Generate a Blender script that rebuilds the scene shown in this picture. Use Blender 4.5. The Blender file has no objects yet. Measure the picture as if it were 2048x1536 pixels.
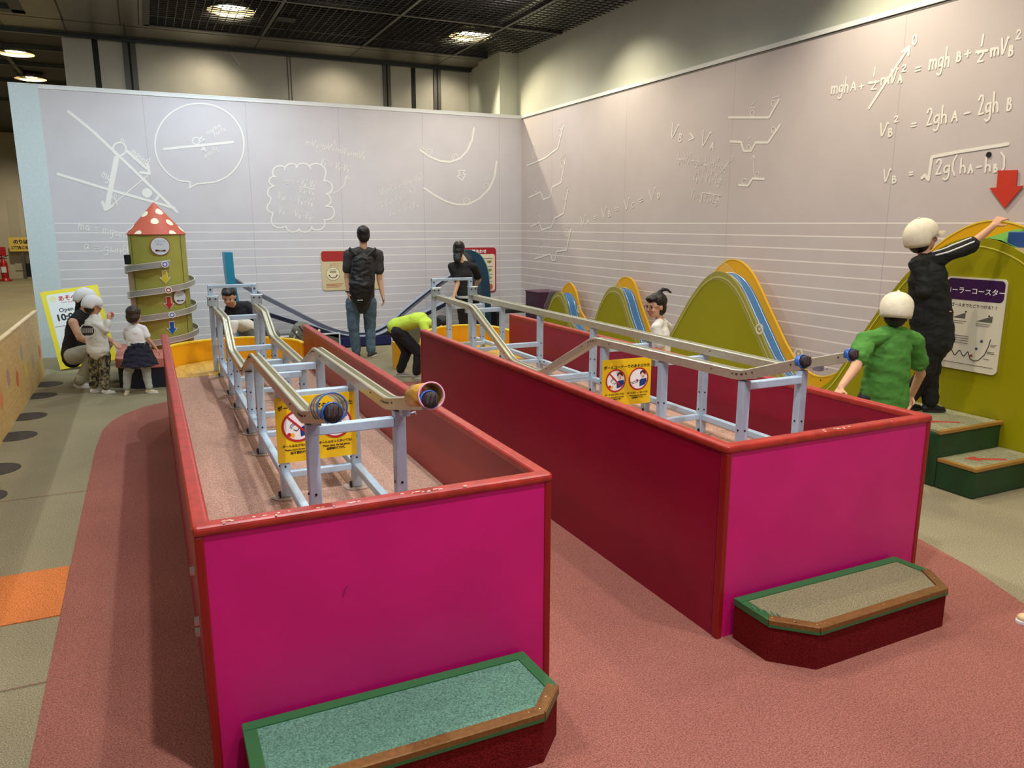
import bpy, bmesh, math, random
import numpy as np
from mathutils import Vector, Matrix, noise
random.seed(4)
R_ = math.radians
COL = bpy.context.scene.collection
SC = bpy.context.scene

# ------------------------------------------------------------------ camera
CAM_H = 1.65
PITCH, YAW, FPX = 0.2059, 0.4401, 1534.3
cd = bpy.data.cameras.new('camera'); cam = bpy.data.objects.new('camera', cd); COL.objects.link(cam)
cam.location = (0, 0, CAM_H); cam.rotation_euler = (math.pi/2 - PITCH, 0, -YAW)
cd.sensor_width = 36; cd.lens = FPX*36/2048; cd.clip_start = .05; cd.clip_end = 200
SC.camera = cam
# ------------------------------------------------------------------ view
SC.view_settings.view_transform = 'Standard'; SC.view_settings.look = 'None'
SC.view_settings.exposure = 0.0; SC.view_settings.gamma = 1.0
SC.view_settings.use_curve_mapping = False
# ------------------------------------------------------------------ world: dim ambient of the large hall
w = bpy.data.worlds.new('hall'); SC.world = w; w.use_nodes = True
w.node_tree.nodes['Background'].inputs[0].default_value = (.80, .87, 1, 1)
w.node_tree.nodes['Background'].inputs[1].default_value = .20
# ------------------------------------------------------------------ ceiling lights (all hang at ceiling height)
def spot(name, loc, tgt, power, color, angle=70, blend=.6, r=.06):
    d = bpy.data.lights.new(name, 'SPOT'); d.energy = power; d.color = color
    d.spot_size = R_(angle); d.spot_blend = blend; d.shadow_soft_size = r
    o = bpy.data.objects.new(name, d); COL.objects.link(o); o.location = loc
    o.rotation_euler = (Vector(tgt) - Vector(loc)).to_track_quat('-Z', 'Y').to_euler()
    return o
def area(name, loc, tgt, power, color, sx, sy):
    d = bpy.data.lights.new(name, 'AREA'); d.energy = power; d.color = color
    d.shape = 'RECTANGLE'; d.size = sx; d.size_y = sy
    o = bpy.data.objects.new(name, d); COL.objects.link(o); o.location = loc
    o.rotation_euler = (Vector(tgt) - Vector(loc)).to_track_quat('-Z', 'Y').to_euler()
    return o
WARM = (1, .87, .66); NEUT = (1, .95, .87); COOL = (.72, .86, 1)
# wall washers along the right wall
spot('wall_washer_far', (4.55, 8.25, 4.15), (5.30, 8.1, 1.7), 150, WARM, 110, 1, .05)
spot('wall_washer_near', (4.55, 4.55, 4.15), (5.30, 4.4, 1.7), 190, WARM, 110, 1, .05)
spot('wall_washer_entry', (4.55, 1.2, 4.15), (5.25, 1.4, 1.5), 150, WARM, 110, 1, .05)
spot('corner_spot_behind', (4.35, 11.75, 4.1), (5.39, 9.3, 1.2), 170, (1, .86, .62), 100, .6, .03)
spot('partition_spot_left', (1.2, 12.3, 4.15), (.9, 13.0, 3.0), 34, WARM, 120, 1)
spot('partition_spot_middle', (3.0, 12.3, 4.15), (3.0, 13.0, 3.0), 26, WARM, 120, 1)
spot('partition_spot_right', (4.8, 12.3, 4.15), (4.8, 13.0, 3.0), 30, WARM, 120, 1)
# downlights
for i, (x, y, p, c) in enumerate([(1.0, 9.9, 95, COOL), (4.25, 9.7, 80, NEUT), (1.35, 7.0, 190, COOL), (3.9, 6.6, 120, WARM),
        (1.35, 3.7, 170, NEUT), (3.9, 3.2, 130, WARM), (1.7, -.3, 120, NEUT), (-3.2, 5.2, 150, NEUT), (-3.2, 9.2, 190, COOL), (-3.0, 1.5, 120, NEUT)]):
    spot('downlight', (x, y, 4.16), (x, y+.01, 0), p, c, 140, .7, .05)
# row of cool lamps that wash the back printed wall
for x, p, c in ((-1.6, 190, (.84, .95, 1)), (.4, 185, (.90, .97, 1)), (2.4, 160, (1, .95, .88)), (4.2, 130, (1, .90, .78))):
    spot('back_wall_wash', (x, 8.6, 4.16), (x+.3, 11.1, 1.7), p, c, 100, 1, .25)
# low hall light pools further back
for x, y in ((-1.5, 13.9), (-1.6, 16.2), (-3.0, 20), (-3.0, 25)):
    spot('hall_downlight', (x, y, 4.1), (x, y+.01, 0), 330, WARM, 165, .7, .1)
# broad soft fill lights, added over the play area and behind the visitor
area('ceiling_fill_front', (1.8, -1.6, 4.1), (1.8, 2.2, .5), 40, (.93, .95, 1), 4, 1.2)
spot('front_fill_spot_left', (.75, 1.15, 4.16), (.9, 2.3, .4), 350, (.95, .93, 1), 110, 1, .06)  # added spot, brightens the left pen front most near its top
spot('front_fill_spot_right', (2.7, 1.15, 4.16), (2.6, 2.3, .4), 210, (1, .93, .9), 110, 1, .06)  # matching added spot for the right pen front
area('ceiling_fill_centre', (2.0, 6.0, 4.18), (2.0, 6.0, 0), 40, (.95, .97, 1), 4, 4.5)

# ------------------------------------------------------------------ pixel -> point helpers (photo is 2048 x 1536)
_F = Vector((math.sin(YAW)*math.cos(PITCH), math.cos(YAW)*math.cos(PITCH), -math.sin(PITCH)))
_R = Vector((math.cos(YAW), -math.sin(YAW), 0)); _U = _R.cross(_F)
def at(px, py, X=None, Y=None, Z=None):
    d = _F*FPX + _R*(px-1024) + _U*(768-py)
    if X is not None: t = X/d.x
    elif Y is not None: t = Y/d.y
    else: t = (Z-CAM_H)/d.z
    return Vector((0, 0, CAM_H)) + d*t

# ------------------------------------------------------------------ materials
def srgb(c):
    return tuple(((v/255)/12.92 if v/255 <= .04045 else ((v/255+.055)/1.055)**2.4) for v in c) + (1,)
MATS = {}
def mat(name, rgb, rough=.5, metal=0, nscale=0, namp=.06, bump=0, bscale=200, spec=.5, alpha=1, trans=0, emit=0, coat=0, detail=3):
    if name in MATS: return MATS[name]
    m = bpy.data.materials.new(name); m.use_nodes = True; nt = m.node_tree
    b = nt.nodes['Principled BSDF']; c = srgb(rgb)
    b.inputs['Base Color'].default_value = c; b.inputs['Roughness'].default_value = rough
    b.inputs['Metallic'].default_value = metal; b.inputs['Specular IOR Level'].default_value = spec
    b.inputs['Transmission Weight'].default_value = trans; b.inputs['Alpha'].default_value = alpha
    b.inputs['Coat Weight'].default_value = coat
    if emit: b.inputs['Emission Color'].default_value = c; b.inputs['Emission Strength'].default_value = emit
    tc = nt.nodes.new('ShaderNodeTexCoord')
    if nscale:
        n = nt.nodes.new('ShaderNodeTexNoise'); n.inputs['Scale'].default_value = nscale; n.inputs['Detail'].default_value = detail
        nt.links.new(tc.outputs['Object'], n.inputs['Vector'])
        mx = nt.nodes.new('ShaderNodeMix'); mx.data_type = 'RGBA'
        mx.inputs['A'].default_value = tuple(max(0, v*(1-namp*2.2)) for v in c[:3]) + (1,)
        mx.inputs['B'].default_value = tuple(min(1, v*(1+namp*2.2)) for v in c[:3]) + (1,)
        mr = nt.nodes.new('ShaderNodeMapRange'); mr.inputs['From Min'].default_value = .3; mr.inputs['From Max'].default_value = .7
        nt.links.new(n.outputs['Fac'], mr.inputs['Value'])
        nt.links.new(mr.outputs['Result'], mx.inputs['Factor']); nt.links.new(mx.outputs['Result'], b.inputs['Base Color'])
    if bump:
        n2 = nt.nodes.new('ShaderNodeTexNoise'); n2.inputs['Scale'].default_value = bscale; n2.inputs['Detail'].default_value = 2
        nt.links.new(tc.outputs['Object'], n2.inputs['Vector'])
        bp = nt.nodes.new('ShaderNodeBump'); bp.inputs['Strength'].default_value = bump; bp.inputs['Distance'].default_value = .01
        nt.links.new(n2.outputs['Fac'], bp.inputs['Height']); nt.links.new(bp.outputs['Normal'], b.inputs['Normal'])
    MATS[name] = m; return m

def carpet(name, rgb, seam=None):
    """short pile carpet: speckle of two scales"""
    m = mat(name, rgb, .95, nscale=190, namp=.22, bump=.5, bscale=240, spec=.1, detail=3)
    nt = m.node_tree; b = nt.nodes['Principled BSDF']
    src = b.inputs['Base Color'].links[0].from_socket
    n = nt.nodes.new('ShaderNodeTexNoise'); n.inputs['Scale'].default_value = 1.3; n.inputs['Detail'].default_value = 4
    tc = nt.nodes.new('ShaderNodeTexCoord'); nt.links.new(tc.outputs['Object'], n.inputs['Vector'])
    mr = nt.nodes.new('ShaderNodeMapRange'); mr.inputs['From Min'].default_value = .3; mr.inputs['From Max'].default_value = .7
    mr.inputs['To Min'].default_value = .9; mr.inputs['To Max'].default_value = 1.08
    nt.links.new(n.outputs['Fac'], mr.inputs['Value'])
    mu = nt.nodes.new('ShaderNodeVectorMath'); mu.operation = 'SCALE'
    nt.links.new(src, mu.inputs[0]); nt.links.new(mr.outputs['Result'], mu.inputs['Scale'])
    nt.links.new(mu.outputs['Vector'], b.inputs['Base Color'])
    return m

def wood(name, rgb, rgb2, scale=(1, 1, 12), rough=.5):
    if name in MATS: return MATS[name]
    m = mat(name, rgb, rough); nt = m.node_tree; b = nt.nodes['Principled BSDF']
    tc = nt.nodes.new('ShaderNodeTexCoord'); mp = nt.nodes.new('ShaderNodeMapping'); mp.inputs['Scale'].default_value = scale
    n = nt.nodes.new('ShaderNodeTexNoise'); n.inputs['Scale'].default_value = 6; n.inputs['Detail'].default_value = 5; n.inputs['Distortion'].default_value = .6
    cr = nt.nodes.new('ShaderNodeValToRGB'); cr.color_ramp.elements[0].position = .35; cr.color_ramp.elements[1].position = .68
    cr.color_ramp.elements[0].color = srgb(rgb2); cr.color_ramp.elements[1].color = srgb(rgb)
    nt.links.new(tc.outputs['Object'], mp.inputs['Vector']); nt.links.new(mp.outputs['Vector'], n.inputs['Vector'])
    nt.links.new(n.outputs['Fac'], cr.inputs['Fac']); nt.links.new(cr.outputs['Color'], b.inputs['Base Color'])
    return m

def striped_wall(name, rgb, z_top, pitch, axis_seams, seam_pitch, seam_off):
    """printed wall panel: pale ground, thin white ruled lines below z_top, faint vertical panel joints"""
    m = mat(name, rgb, .55, nscale=3, namp=.012, spec=.25)
    nt = m.node_tree; b = nt.nodes['Principled BSDF']; src = b.inputs['Base Color'].links[0].from_socket
    tc = nt.nodes.new('ShaderNodeTexCoord'); sp = nt.nodes.new('ShaderNodeSeparateXYZ'); nt.links.new(tc.outputs['Object'], sp.inputs[0])
    def M(op, a, b_=None, c_=None):
        n = nt.nodes.new('ShaderNodeMath'); n.operation = op
        for i, v in enumerate((a, b_, c_)):
            if v is None: continue
            if isinstance(v, (int, float)): n.inputs[i].default_value = v
            else: nt.links.new(v, n.inputs[i])
        return n.outputs[0]
    z = sp.outputs['Z']
    fr = M('FRACT', M('DIVIDE', M('SUBTRACT', z_top+.5*pitch, z), pitch))
    line = M('LESS_THAN', M('ABSOLUTE', M('SUBTRACT', fr, .5)), .006/pitch)
    line = M('MULTIPLY', line, M('LESS_THAN', z, z_top+.02))
    mx = nt.nodes.new('ShaderNodeMix'); mx.data_type = 'RGBA'
    nt.links.new(M('MULTIPLY', line, .75), mx.inputs['Factor']); nt.links.new(src, mx.inputs['A']); mx.inputs['B'].default_value = srgb((246, 244, 240))
    u = sp.outputs[axis_seams]
    fs = M('FRACT', M('DIVIDE', M('ADD', u, seam_off), seam_pitch))
    seam = M('LESS_THAN', M('ABSOLUTE', M('SUBTRACT', fs, .5)), .003/seam_pitch)
    mx2 = nt.nodes.new('ShaderNodeMix'); mx2.data_type = 'RGBA'
    nt.links.new(M('MULTIPLY', seam, .35), mx2.inputs['Factor']); nt.links.new(mx.outputs['Result'], mx2.inputs['A']); mx2.inputs['B'].default_value = srgb((120, 115, 118))
    nt.links.new(mx2.outputs['Result'], b.inputs['Base Color'])
    return m

# ------------------------------------------------------------------ mesh helpers
def bm_box(bm, x0, x1, y0, y1, z0, z1):
    vs = [bm.verts.new((x, y, z)) for x in (x0, x1) for y in (y0, y1) for z in (z0, z1)]
    for f in ((0, 1, 3, 2), (4, 6, 7, 5), (0, 4, 5, 1), (2, 3, 7, 6), (0, 2, 6, 4), (1, 5, 7, 3)):
        bm.faces.new([vs[i] for i in f])
def bm_obox(bm, c, ax, ay, az):
    """oriented box: centre and three half-axis vectors"""
    c = Vector(c); vs = [bm.verts.new(c + sx*ax + sy*ay + sz*az) for sx in (-1, 1) for sy in (-1, 1) for sz in (-1, 1)]
    for f in ((0, 1, 3, 2), (4, 6, 7, 5), (0, 4, 5, 1), (2, 3, 7, 6), (0, 2, 6, 4), (1, 5, 7, 3)):
        bm.faces.new([vs[i] for i in f])
def bm_bar(bm, p, q, wx, wz, up=Vector((0, 0, 1))):
    p, q = Vector(p), Vector(q); d = (q-p); l = d.length; d.normalize()
    s = d.cross(up)
    if s.length < 1e-4: s = Vector((1, 0, 0))
    s.normalize(); u = s.cross(d)
    bm_obox(bm, (p+q)/2, s*wx/2, d*l/2, u*wz/2)
def bm_tube(bm, pts, r, seg=10, cap=True):
    pts = [Vector(p) for p in pts]; rings = []
    rr = r if isinstance(r, (list, tuple)) else [r]*len(pts)
    ref = Vector((.13, .31, .94)).normalized()
    for i, p in enumerate(pts):
        t = (pts[min(i+1, len(pts)-1)] - pts[max(i-1, 0)]).normalized()
        a = t.cross(ref)
        if a.length < .05: a = t.cross(Vector((1, 0, 0)))
        a.normalize(); b = t.cross(a)
        rings.append([bm.verts.new(p + (a*math.cos(k*2*math.pi/seg) + b*math.sin(k*2*math.pi/seg))*rr[i]) for k in range(seg)])
    for i in range(len(rings)-1):
        for k in range(seg):
            bm.faces.new((rings[i][k], rings[i][(k+1) % seg], rings[i+1][(k+1) % seg], rings[i+1][k]))
    if cap: bm.faces.new(rings[0][::-1]); bm.faces.new(rings[-1])
def bm_prism(bm, pts, n):
    """extrude a planar polygon (list of Vector) by vector n"""
    a = [bm.verts.new(p) for p in pts]; b = [bm.verts.new(Vector(p)+n) for p in pts]
    bm.faces.new(a[::-1]); bm.faces.new(b)
    for i in range(len(pts)):
        j = (i+1) % len(pts); bm.faces.new((a[i], a[j], b[j], b[i]))
def bm_lathe(bm, prof, seg=32, origin=(0, 0, 0), axis=None, cap=True):
    """prof: (radius, height) pairs around z (or axis)"""
    o = Vector(origin); z = Vector(axis).normalized() if axis is not None else Vector((0, 0, 1))
    x = z.orthogonal().normalized(); y = z.cross(x); rings = []
    for r, h in prof:
        rings.append([bm.verts.new(o + z*h + (x*math.cos(k*2*math.pi/seg)+y*math.sin(k*2*math.pi/seg))*max(r, 1e-4)) for k in range(seg)])
    for i in range(len(rings)-1):
        for k in range(seg):
            bm.faces.new((rings[i][k], rings[i][(k+1) % seg], rings[i+1][(k+1) % seg], rings[i+1][k]))
    if cap: bm.faces.new(rings[0][::-1]); bm.faces.new(rings[-1])
def obj(name, bm, m, parent=None, bevel=0, smooth=False, seg=2):
    bmesh.ops.recalc_face_normals(bm, faces=bm.faces)
    me = bpy.data.meshes.new(name); bm.to_mesh(me); bm.free()
    o = bpy.data.objects.new(name, me); COL.objects.link(o)
    for mm in (m if isinstance(m, (list, tuple)) else [m]): me.materials.append(mm)
    if smooth: me.polygons.foreach_set('use_smooth', [True]*len(me.polygons))
    if bevel:
        b = o.modifiers.new('bevel', 'BEVEL'); b.width = bevel; b.segments = seg; b.limit_method = 'ANGLE'; b.angle_limit = R_(40)
    if parent is not None: attach(o, parent)
    return o
def attach(o, parent):
    o.parent = parent; o.matrix_parent_inverse = parent.matrix_world.inverted()
def tag(o, label, cat, group=None, kind=None):
    o['label'] = label; o['category'] = cat
    if group: o['group'] = group
    if kind: o['kind'] = kind
    return o
def thing(name, loc, label, cat, group=None):
    o = bpy.data.objects.new(name, None); COL.objects.link(o); o.location = loc; o.empty_display_size = .1
    o.matrix_world = Matrix.Translation(Vector(loc))
    return tag(o, label, cat, group)
def struct(name, bm, m, **k):
    o = obj(name, bm, m, **k); o['kind'] = 'structure'; return o
B = bmesh.new

class Frame:
    """a flat surface: origin, right, up, outward normal"""
    def __init__(s, o, r, u):
        s.o = Vector(o); s.r = Vector(r).normalized(); s.u = Vector(u).normalized(); s.n = s.r.cross(s.u)
    def p(s, x, y, d=0): return s.o + s.r*x + s.u*y + s.n*d
def flat_poly(bm, fr, pts, d=.001, th=.0006):
    bm_prism(bm, [fr.p(x, y, d) for x, y in pts], fr.n*th)
def rrect(x0, y0, x1, y1, r, n=5):
    out = []
    for cx, cy, a0 in ((x1-r, y1-r, 0), (x0+r, y1-r, 90), (x0+r, y0+r, 180), (x1-r, y0+r, 270)):
        for k in range(n+1):
            a = R_(a0 + 90*k/n); out.append((cx+r*math.cos(a), cy+r*math.sin(a)))
    return out
def circ(cx, cy, r, n=28, ry=None): return [(cx+r*math.cos(k*2*math.pi/n), cy+(ry or r)*math.sin(k*2*math.pi/n)) for k in range(n)]
def ring_poly(bm, fr, cx, cy, r0, r1, d=.001, n=40, th=.0006):
    for k in range(n):
        a, b = k*2*math.pi/n, (k+1)*2*math.pi/n
        flat_poly(bm, fr, [(cx+r0*math.cos(a), cy+r0*math.sin(a)), (cx+r1*math.cos(a), cy+r1*math.sin(a)),
                           (cx+r1*math.cos(b), cy+r1*math.sin(b)), (cx+r0*math.cos(b), cy+r0*math.sin(b))], d, th)
_lift = 0
def stroke(bm, P, wd, n, th=.0008):
    """ribbon with round joints through world points P lying on a plane with normal n"""
    P = [Vector(p) for p in P]; global _lift
    for a, b in zip(P[:-1], P[1:]):
        _lift = (_lift+1) % 37; off = n*(_lift*3.5e-5)
        d = b-a
        if d.length < 1e-5: continue
        s = d.normalized().cross(n)*wd/2
        bm_prism(bm, [a-s+off, b-s+off, b+s+off, a+s+off], n*th)
    ax = n.orthogonal().normalized(); ay = n.cross(ax)
    for p in P:
        _lift = (_lift+1) % 37; bm_prism(bm, [p+n*(_lift*3.5e-5)+(ax*math.cos(k*math.pi/4)+ay*math.sin(k*math.pi/4))*wd/2 for k in range(8)], n*th*1.1)
def fstroke(bm, fr, pts, wd, d=.001): stroke(bm, [fr.p(x, y, d) for x, y in pts], wd, fr.n, .0005)
def arc(cx, cy, r, a0, a1, n=16, ry=None):
    return [(cx+r*math.cos(R_(a0+(a1-a0)*k/n)), cy+(ry or r)*math.sin(R_(a0+(a1-a0)*k/n))) for k in range(n+1)]
def text(body, fr, x, y, size, m, parent, name='lettering', align='LEFT', d=.0015, bold=.0, sx=1.0):
    c = bpy.data.curves.new('t', 'FONT'); c.body = body; c.size = size; c.align_x = align; c.offset = bold*size; c.resolution_u = 3
    t = bpy.data.objects.new('t', c); COL.objects.link(t); bpy.context.view_layer.update()
    me = bpy.data.meshes.new_from_object(t.evaluated_get(bpy.context.evaluated_depsgraph_get()))
    bpy.data.objects.remove(t); me.name = name
    M = Matrix((fr.r*sx, fr.u, fr.n)).transposed().to_4x4(); M.translation = fr.p(x, y, d)
    me.transform(M); me.materials.clear(); me.materials.append(m)
    o = bpy.data.objects.new(name, me); COL.objects.link(o)
    if parent is not None: attach(o, parent)
    return o

# handwriting: each glyph = list of strokes in a unit em (x-height .5, cap 1.0)
G = {
 'm': (.75, [[(0, .5), (.04, 0)], [(.03, .3), (.12, .47), (.22, .5), (.3, .4), (.32, 0)], [(.32, .33), (.42, .47), (.52, .48), (.6, .38), (.64, 0)]]),
 'n': (.5, [[(0, .5), (.03, 0)], [(.02, .3), (.14, .47), (.27, .48), (.36, .36), (.38, 0)]]),
 'g': (.52, [[(.38, .45), (.22, .52), (.05, .42), (.02, .22), (.12, .08), (.28, .12), (.38, .3)], [(.4, .5), (.38, -.1), (.3, -.32), (.14, -.38), (0, -.28)]]),
 'h': (.5, [[(.05, 1), (.02, 0)], [(.03, .3), (.14, .48), (.28, .46), (.36, .3), (.37, 0)]]),
 'a': (.5, [[(.36, .45), (.2, .52), (.04, .38), (.03, .15), (.15, .02), (.3, .15), (.37, .4)], [(.37, .5), (.38, .1), (.44, 0)]]),
 'e': (.45, [[(.03, .25), (.32, .3), (.3, .45), (.16, .5), (.04, .35), (.04, .12), (.16, 0), (.34, .08)]]),
 's': (.38, [[(.3, .45), (.15, .52), (.04, .4), (.14, .28), (.28, .18), (.22, .03), (.02, .03)]]),
 'i': (.2, [[(.06, .45), (.08, 0)], [(.07, .62), (.07, .66)]]),
 'o': (.45, [[(.18, .5), (.03, .35), (.05, .1), (.2, 0), (.35, .15), (.34, .4), (.18, .5)]]),
 'v': (.45, [[(0, .5), (.14, 0), (.36, .5)]]),
 'f': (.35, [[(.3, .95), (.16, .95), (.12, .8), (.1, -.1)], [(0, .5), (.28, .52)]]),
 'r': (.36, [[(.03, .5), (.05, 0)], [(.05, .3), (.16, .48), (.3, .46)]]),
 'c': (.4, [[(.32, .44), (.18, .5), (.04, .36), (.04, .12), (.18, 0), (.34, .08)]]),
 't': (.34, [[(.14, .9), (.14, .1), (.26, 0)], [(0, .6), (.28, .62)]]),
 'y': (.45, [[(0, .5), (.14, .12)], [(.34, .5), (.06, -.35)]]),
 'u': (.48, [[(0, .5), (.03, .1), (.16, 0), (.3, .12), (.35, .5), (.4, 0)]]),
 'V': (.62, [[(0, 1), (.14, .05), (.18, 0), (.34, .45), (.48, 1), (.56, .92)]]),   # italic nu
 'A': (.6, [[(0, 0), (.24, 1), (.48, 0)], [(.1, .38), (.4, .38)]]),
 'B': (.55, [[(.02, 0), (.04, 1), (.26, .98), (.34, .78), (.22, .56), (.05, .52)], [(.22, .54), (.42, .42), (.4, .12), (.24, 0), (.02, 0)]]),
 'C': (.55, [[(.42, .85), (.26, 1), (.06, .7), (.03, .3), (.2, 0), (.44, .12)]]),
 'D': (.55, [[(.02, 0), (.04, 1), (.3, .9), (.42, .5), (.3, .1), (.02, 0)]]),
 'Q': (.6, [[(.25, 1), (.05, .75), (.05, .25), (.25, 0), (.45, .25), (.45, .75), (.25, 1)], [(.12, .5), (.38, .5)]]),  # theta
 '0': (.5, [[(.2, 1), (.04, .7), (.05, .25), (.2, 0), (.36, .25), (.36, .75), (.2, 1)]]),
 '1': (.25, [[(.08, 1), (.08, 0)]]),
 '2': (.52, [[(.02, .78), (.12, .98), (.32, .95), (.36, .7), (.05, .05), (.4, .06)]]),
 '+': (.5, [[(.2, .55), (.2, .1)], [(0, .32), (.4, .34)]]),
 '-': (.45, [[(.02, .32), (.36, .34)]]),
 '=': (.5, [[(.03, .42), (.36, .44)], [(.03, .2), (.36, .22)]]),
 '>': (.45, [[(.03, .6), (.36, .36), (.03, .1)]]),
 '(': (.35, [[(.28, 1.1), (.06, .7), (.05, .2), (.22, -.15)]]),
 ')': (.35, [[(.03, 1.1), (.24, .8), (.26, .2), (.05, -.15)]]),
 '/': (.4, [[(0, -.1), (.34, 1.1)]]),
 "'": (.2, [[(.1, 1.1), (.05, .85)]]),
 '~': (.6, []), ' ': (.35, []),
}
def hand(bm, s, p0, p1, size, n, wd):
    """write s from p0 towards p1 (baseline, world points on the wall); _x = subscript, ^x = superscript"""
    p0, p1 = Vector(p0), Vector(p1); r = (p1-p0).normalized(); u = n.cross(r)
    # total advance so that the string ends at p1
    adv, i = 0, 0; items = []
    while i < len(s):
        ch, sc, dy = s[i], 1, 0
        if ch in '_^': ch = s[i+1]; i += 1; sc = .5; dy = -.12 if s[i-1] == '_' else .85
        w_, st = G.get(ch, (.4, []))
        items.append((adv, sc, dy, st)); adv += (w_+.06)*sc; i += 1
    k = (p1-p0).length/max(adv, .01)
    for a, sc, dy, st in items:
        for pl in st:
            stroke(bm, [p0 + r*(a + x*sc)*k + u*(y*sc + dy)*size for x, y in pl], wd, n)
# ================================================================== THE HALL
WX, WY, WT = 5.39, 11.10, 3.27          # right wall plane, back wall plane, height of the printed walls
CEIL = 4.23
M_floor = carpet('beige_carpet', (150, 141, 112)); M_pink = carpet('pink_carpet', (156, 100, 87)); M_orange = carpet('orange_carpet', (222, 128, 70))
M_upper = mat('upper_wall_paint', (190, 194, 180), .7, nscale=2, namp=.02); M_panelw = mat('partition_panel', (198, 195, 180), .6, nscale=4, namp=.02)
M_dark = mat('dark_metal', (38, 38, 38), .5); M_black = mat('black_paint', (12, 12, 12), .6); M_cap = mat('wall_cap_white', (226, 230, 228), .4)
M_soffit = mat('soffit_panel', (112, 106, 92), .35, metal=.35, nscale=5, namp=.04); M_white = mat('print_white', (250, 249, 244), .5)
M_line = mat('drawn_line_white', (240, 239, 232), .6); M_ink = mat('print_black', (22, 20, 22), .5); M_red = mat('print_red', (196, 30, 40), .5)
floor_bm = B(); bm_box(floor_bm, -14, 9, -5, 34, -.1, 0); FLOOR = struct('floor', floor_bm, M_floor)
def sheet(name, pts, m, z=.004):
    b = B(); bm_prism(b, [Vector((x, y, 0.0005)) for x, y in pts], Vector((0, 0, z))); return obj(name, b, m, FLOOR)
pk = [(-.455, -2), (3.0, -2), (3.0, 1.0), (3.16, 1.45), (3.38, 1.86), (3.52, 2.2), (3.6, 2.54), (3.64, 3.0), (3.66, 5.9), (3.5, 6.9), (3.0, 7.5), (2.3, 7.75), (1.2, 7.95), (.45, 7.93),
      (.06, 7.80), (-.12, 7.66), (-.29, 7.43), (-.39, 7.18), (-.445, 6.88), (-.468, 6.3), (-.47, 4.2)]
sheet('pink_carpet_area', pk, M_pink)
sheet('orange_carpet_tile', [(-1.35, 3.565), (-.467, 3.565), (-.472, 4.105), (-1.35, 4.105)], M_orange)
b = B()
for y in (3.02, 5.3): bm_box(b, -1.2, .04, y, y+.004, .0046, .0052)
bm_box(b, -.28, -.276, 2.2, 6.9, .0046, .0052); obj('carpet_seam', b, mat('carpet_seam', (140, 92, 78), .9), FLOOR)

# printed walls
M_bw = striped_wall('printed_wall_back', (208, 205, 208), 1.655, .1137, 'X', 1.22, .48)
M_rw = striped_wall('printed_wall_right', (202, 194, 194), 1.655, .1137, 'Y', 1.9, .35)
b = B(); bm_box(b, -.985, WX, WY, WY+.12, 0, WT-.05); WALL_B = struct('wall_back', b, M_bw)
b = B(); bm_box(b, -1.29, -.985, WY-.004, WY+.13, 0, WT); obj('wall_end_post', b, mat('end_post_white', (206, 220, 222), .5, nscale=40, namp=.02), WALL_B)
b = B(); bm_box(b, -.985, WX, WY-.01, WY+.13, WT-.05, WT-.012); bm_box(b, -1.29, WX, WY-.012, WY+.132, WT-.012, WT); obj('wall_cap', b, M_cap, WALL_B)
b = B(); bm_box(b, -.985, WX, WY-.012, WY, 0, .07); obj('skirting', b, M_cap, WALL_B)
b = B(); bm_box(b, WX, WX+.1, -3, WY+.12, 0, WT-.04); WALL_R = struct('wall_right', b, M_rw)
b = B(); bm_box(b, WX-.012, WX+.12, -3, WY+.12, WT-.04, WT); obj('wall_cap', b, M_cap, WALL_R)
b = B(); bm_box(b, WX-.002, WX+.001, -3, WY, WT-.06, WT-.04); obj('cap_shadow_gap', b, mat('grey_gap', (110, 108, 102), .6), WALL_R)
b = B(); bm_box(b, WX+.1, WX+.24, -3, 13.2, WT-.3, 4.9); struct('wall_right_upper', b, M_upper)
b = B(); bm_box(b, WX-.21, WX+.1, 11.45, 12.3, WT-.6, CEIL+.2); struct('wall_right_column', b, M_upper, bevel=.004)
b = B(); bm_box(b, WX-.1, WX+.1, 12.3, 13.1, WT-.6, CEIL+.2); struct('wall_right_return', b, M_upper)

# partition of tall panels behind the printed wall
b = B(); PY = 13.0
bm_box(b, -.76, WX, PY, PY+.1, 0, 4.6); part = struct('wall_partition', b, M_panelw)
b = B(); bm_box(b, -.80, -.76, PY-.01, PY+.6, 0, 4.6); obj('partition_end', b, M_panelw, part)
b = B()
for px in (190, 822): x = at(px, 150, Y=PY).x; bm_box(b, x, x+.075, PY-.006, PY-.001, 0, 4.6)
obj('partition_gap', b, M_black, part)
M_post = mat('grey_post', (96, 94, 88), .5, metal=.3)
for px, wd in ((250, .17), (765, .13), (866, .13)):
    x = at(px, 150, Y=PY).x
    b = B(); bm_box(b, x, x+wd*.42, PY-.03, PY-.001, 0, 4.6); bm_box(b, x+wd*.58, x+wd, PY-.03, PY-.001, 0, 4.6); obj('partition_post', b, M_post, part, bevel=.003)
    b = B(); bm_box(b, x+wd*.42, x+wd*.58, PY-.012, PY-.001, 0, 4.6); obj('partition_gap', b, M_black, part)
b = B()
for px in (575, 581): x = at(px, 150, Y=PY).x; bm_box(b, x, x+.012, PY-.008, PY-.001, 0, 4.6)
obj('partition_joint', b, M_post, part)
tag(obj('hanging_wire', (lambda bb: (bm_tube(bb, [at(461, 104, Y=12.9), at(481, 131, Y=12.9)], .006, 6), bb)[1])(B()), M_cap), 'thin pale wire hanging under the ceiling soffit', 'wire')

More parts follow.
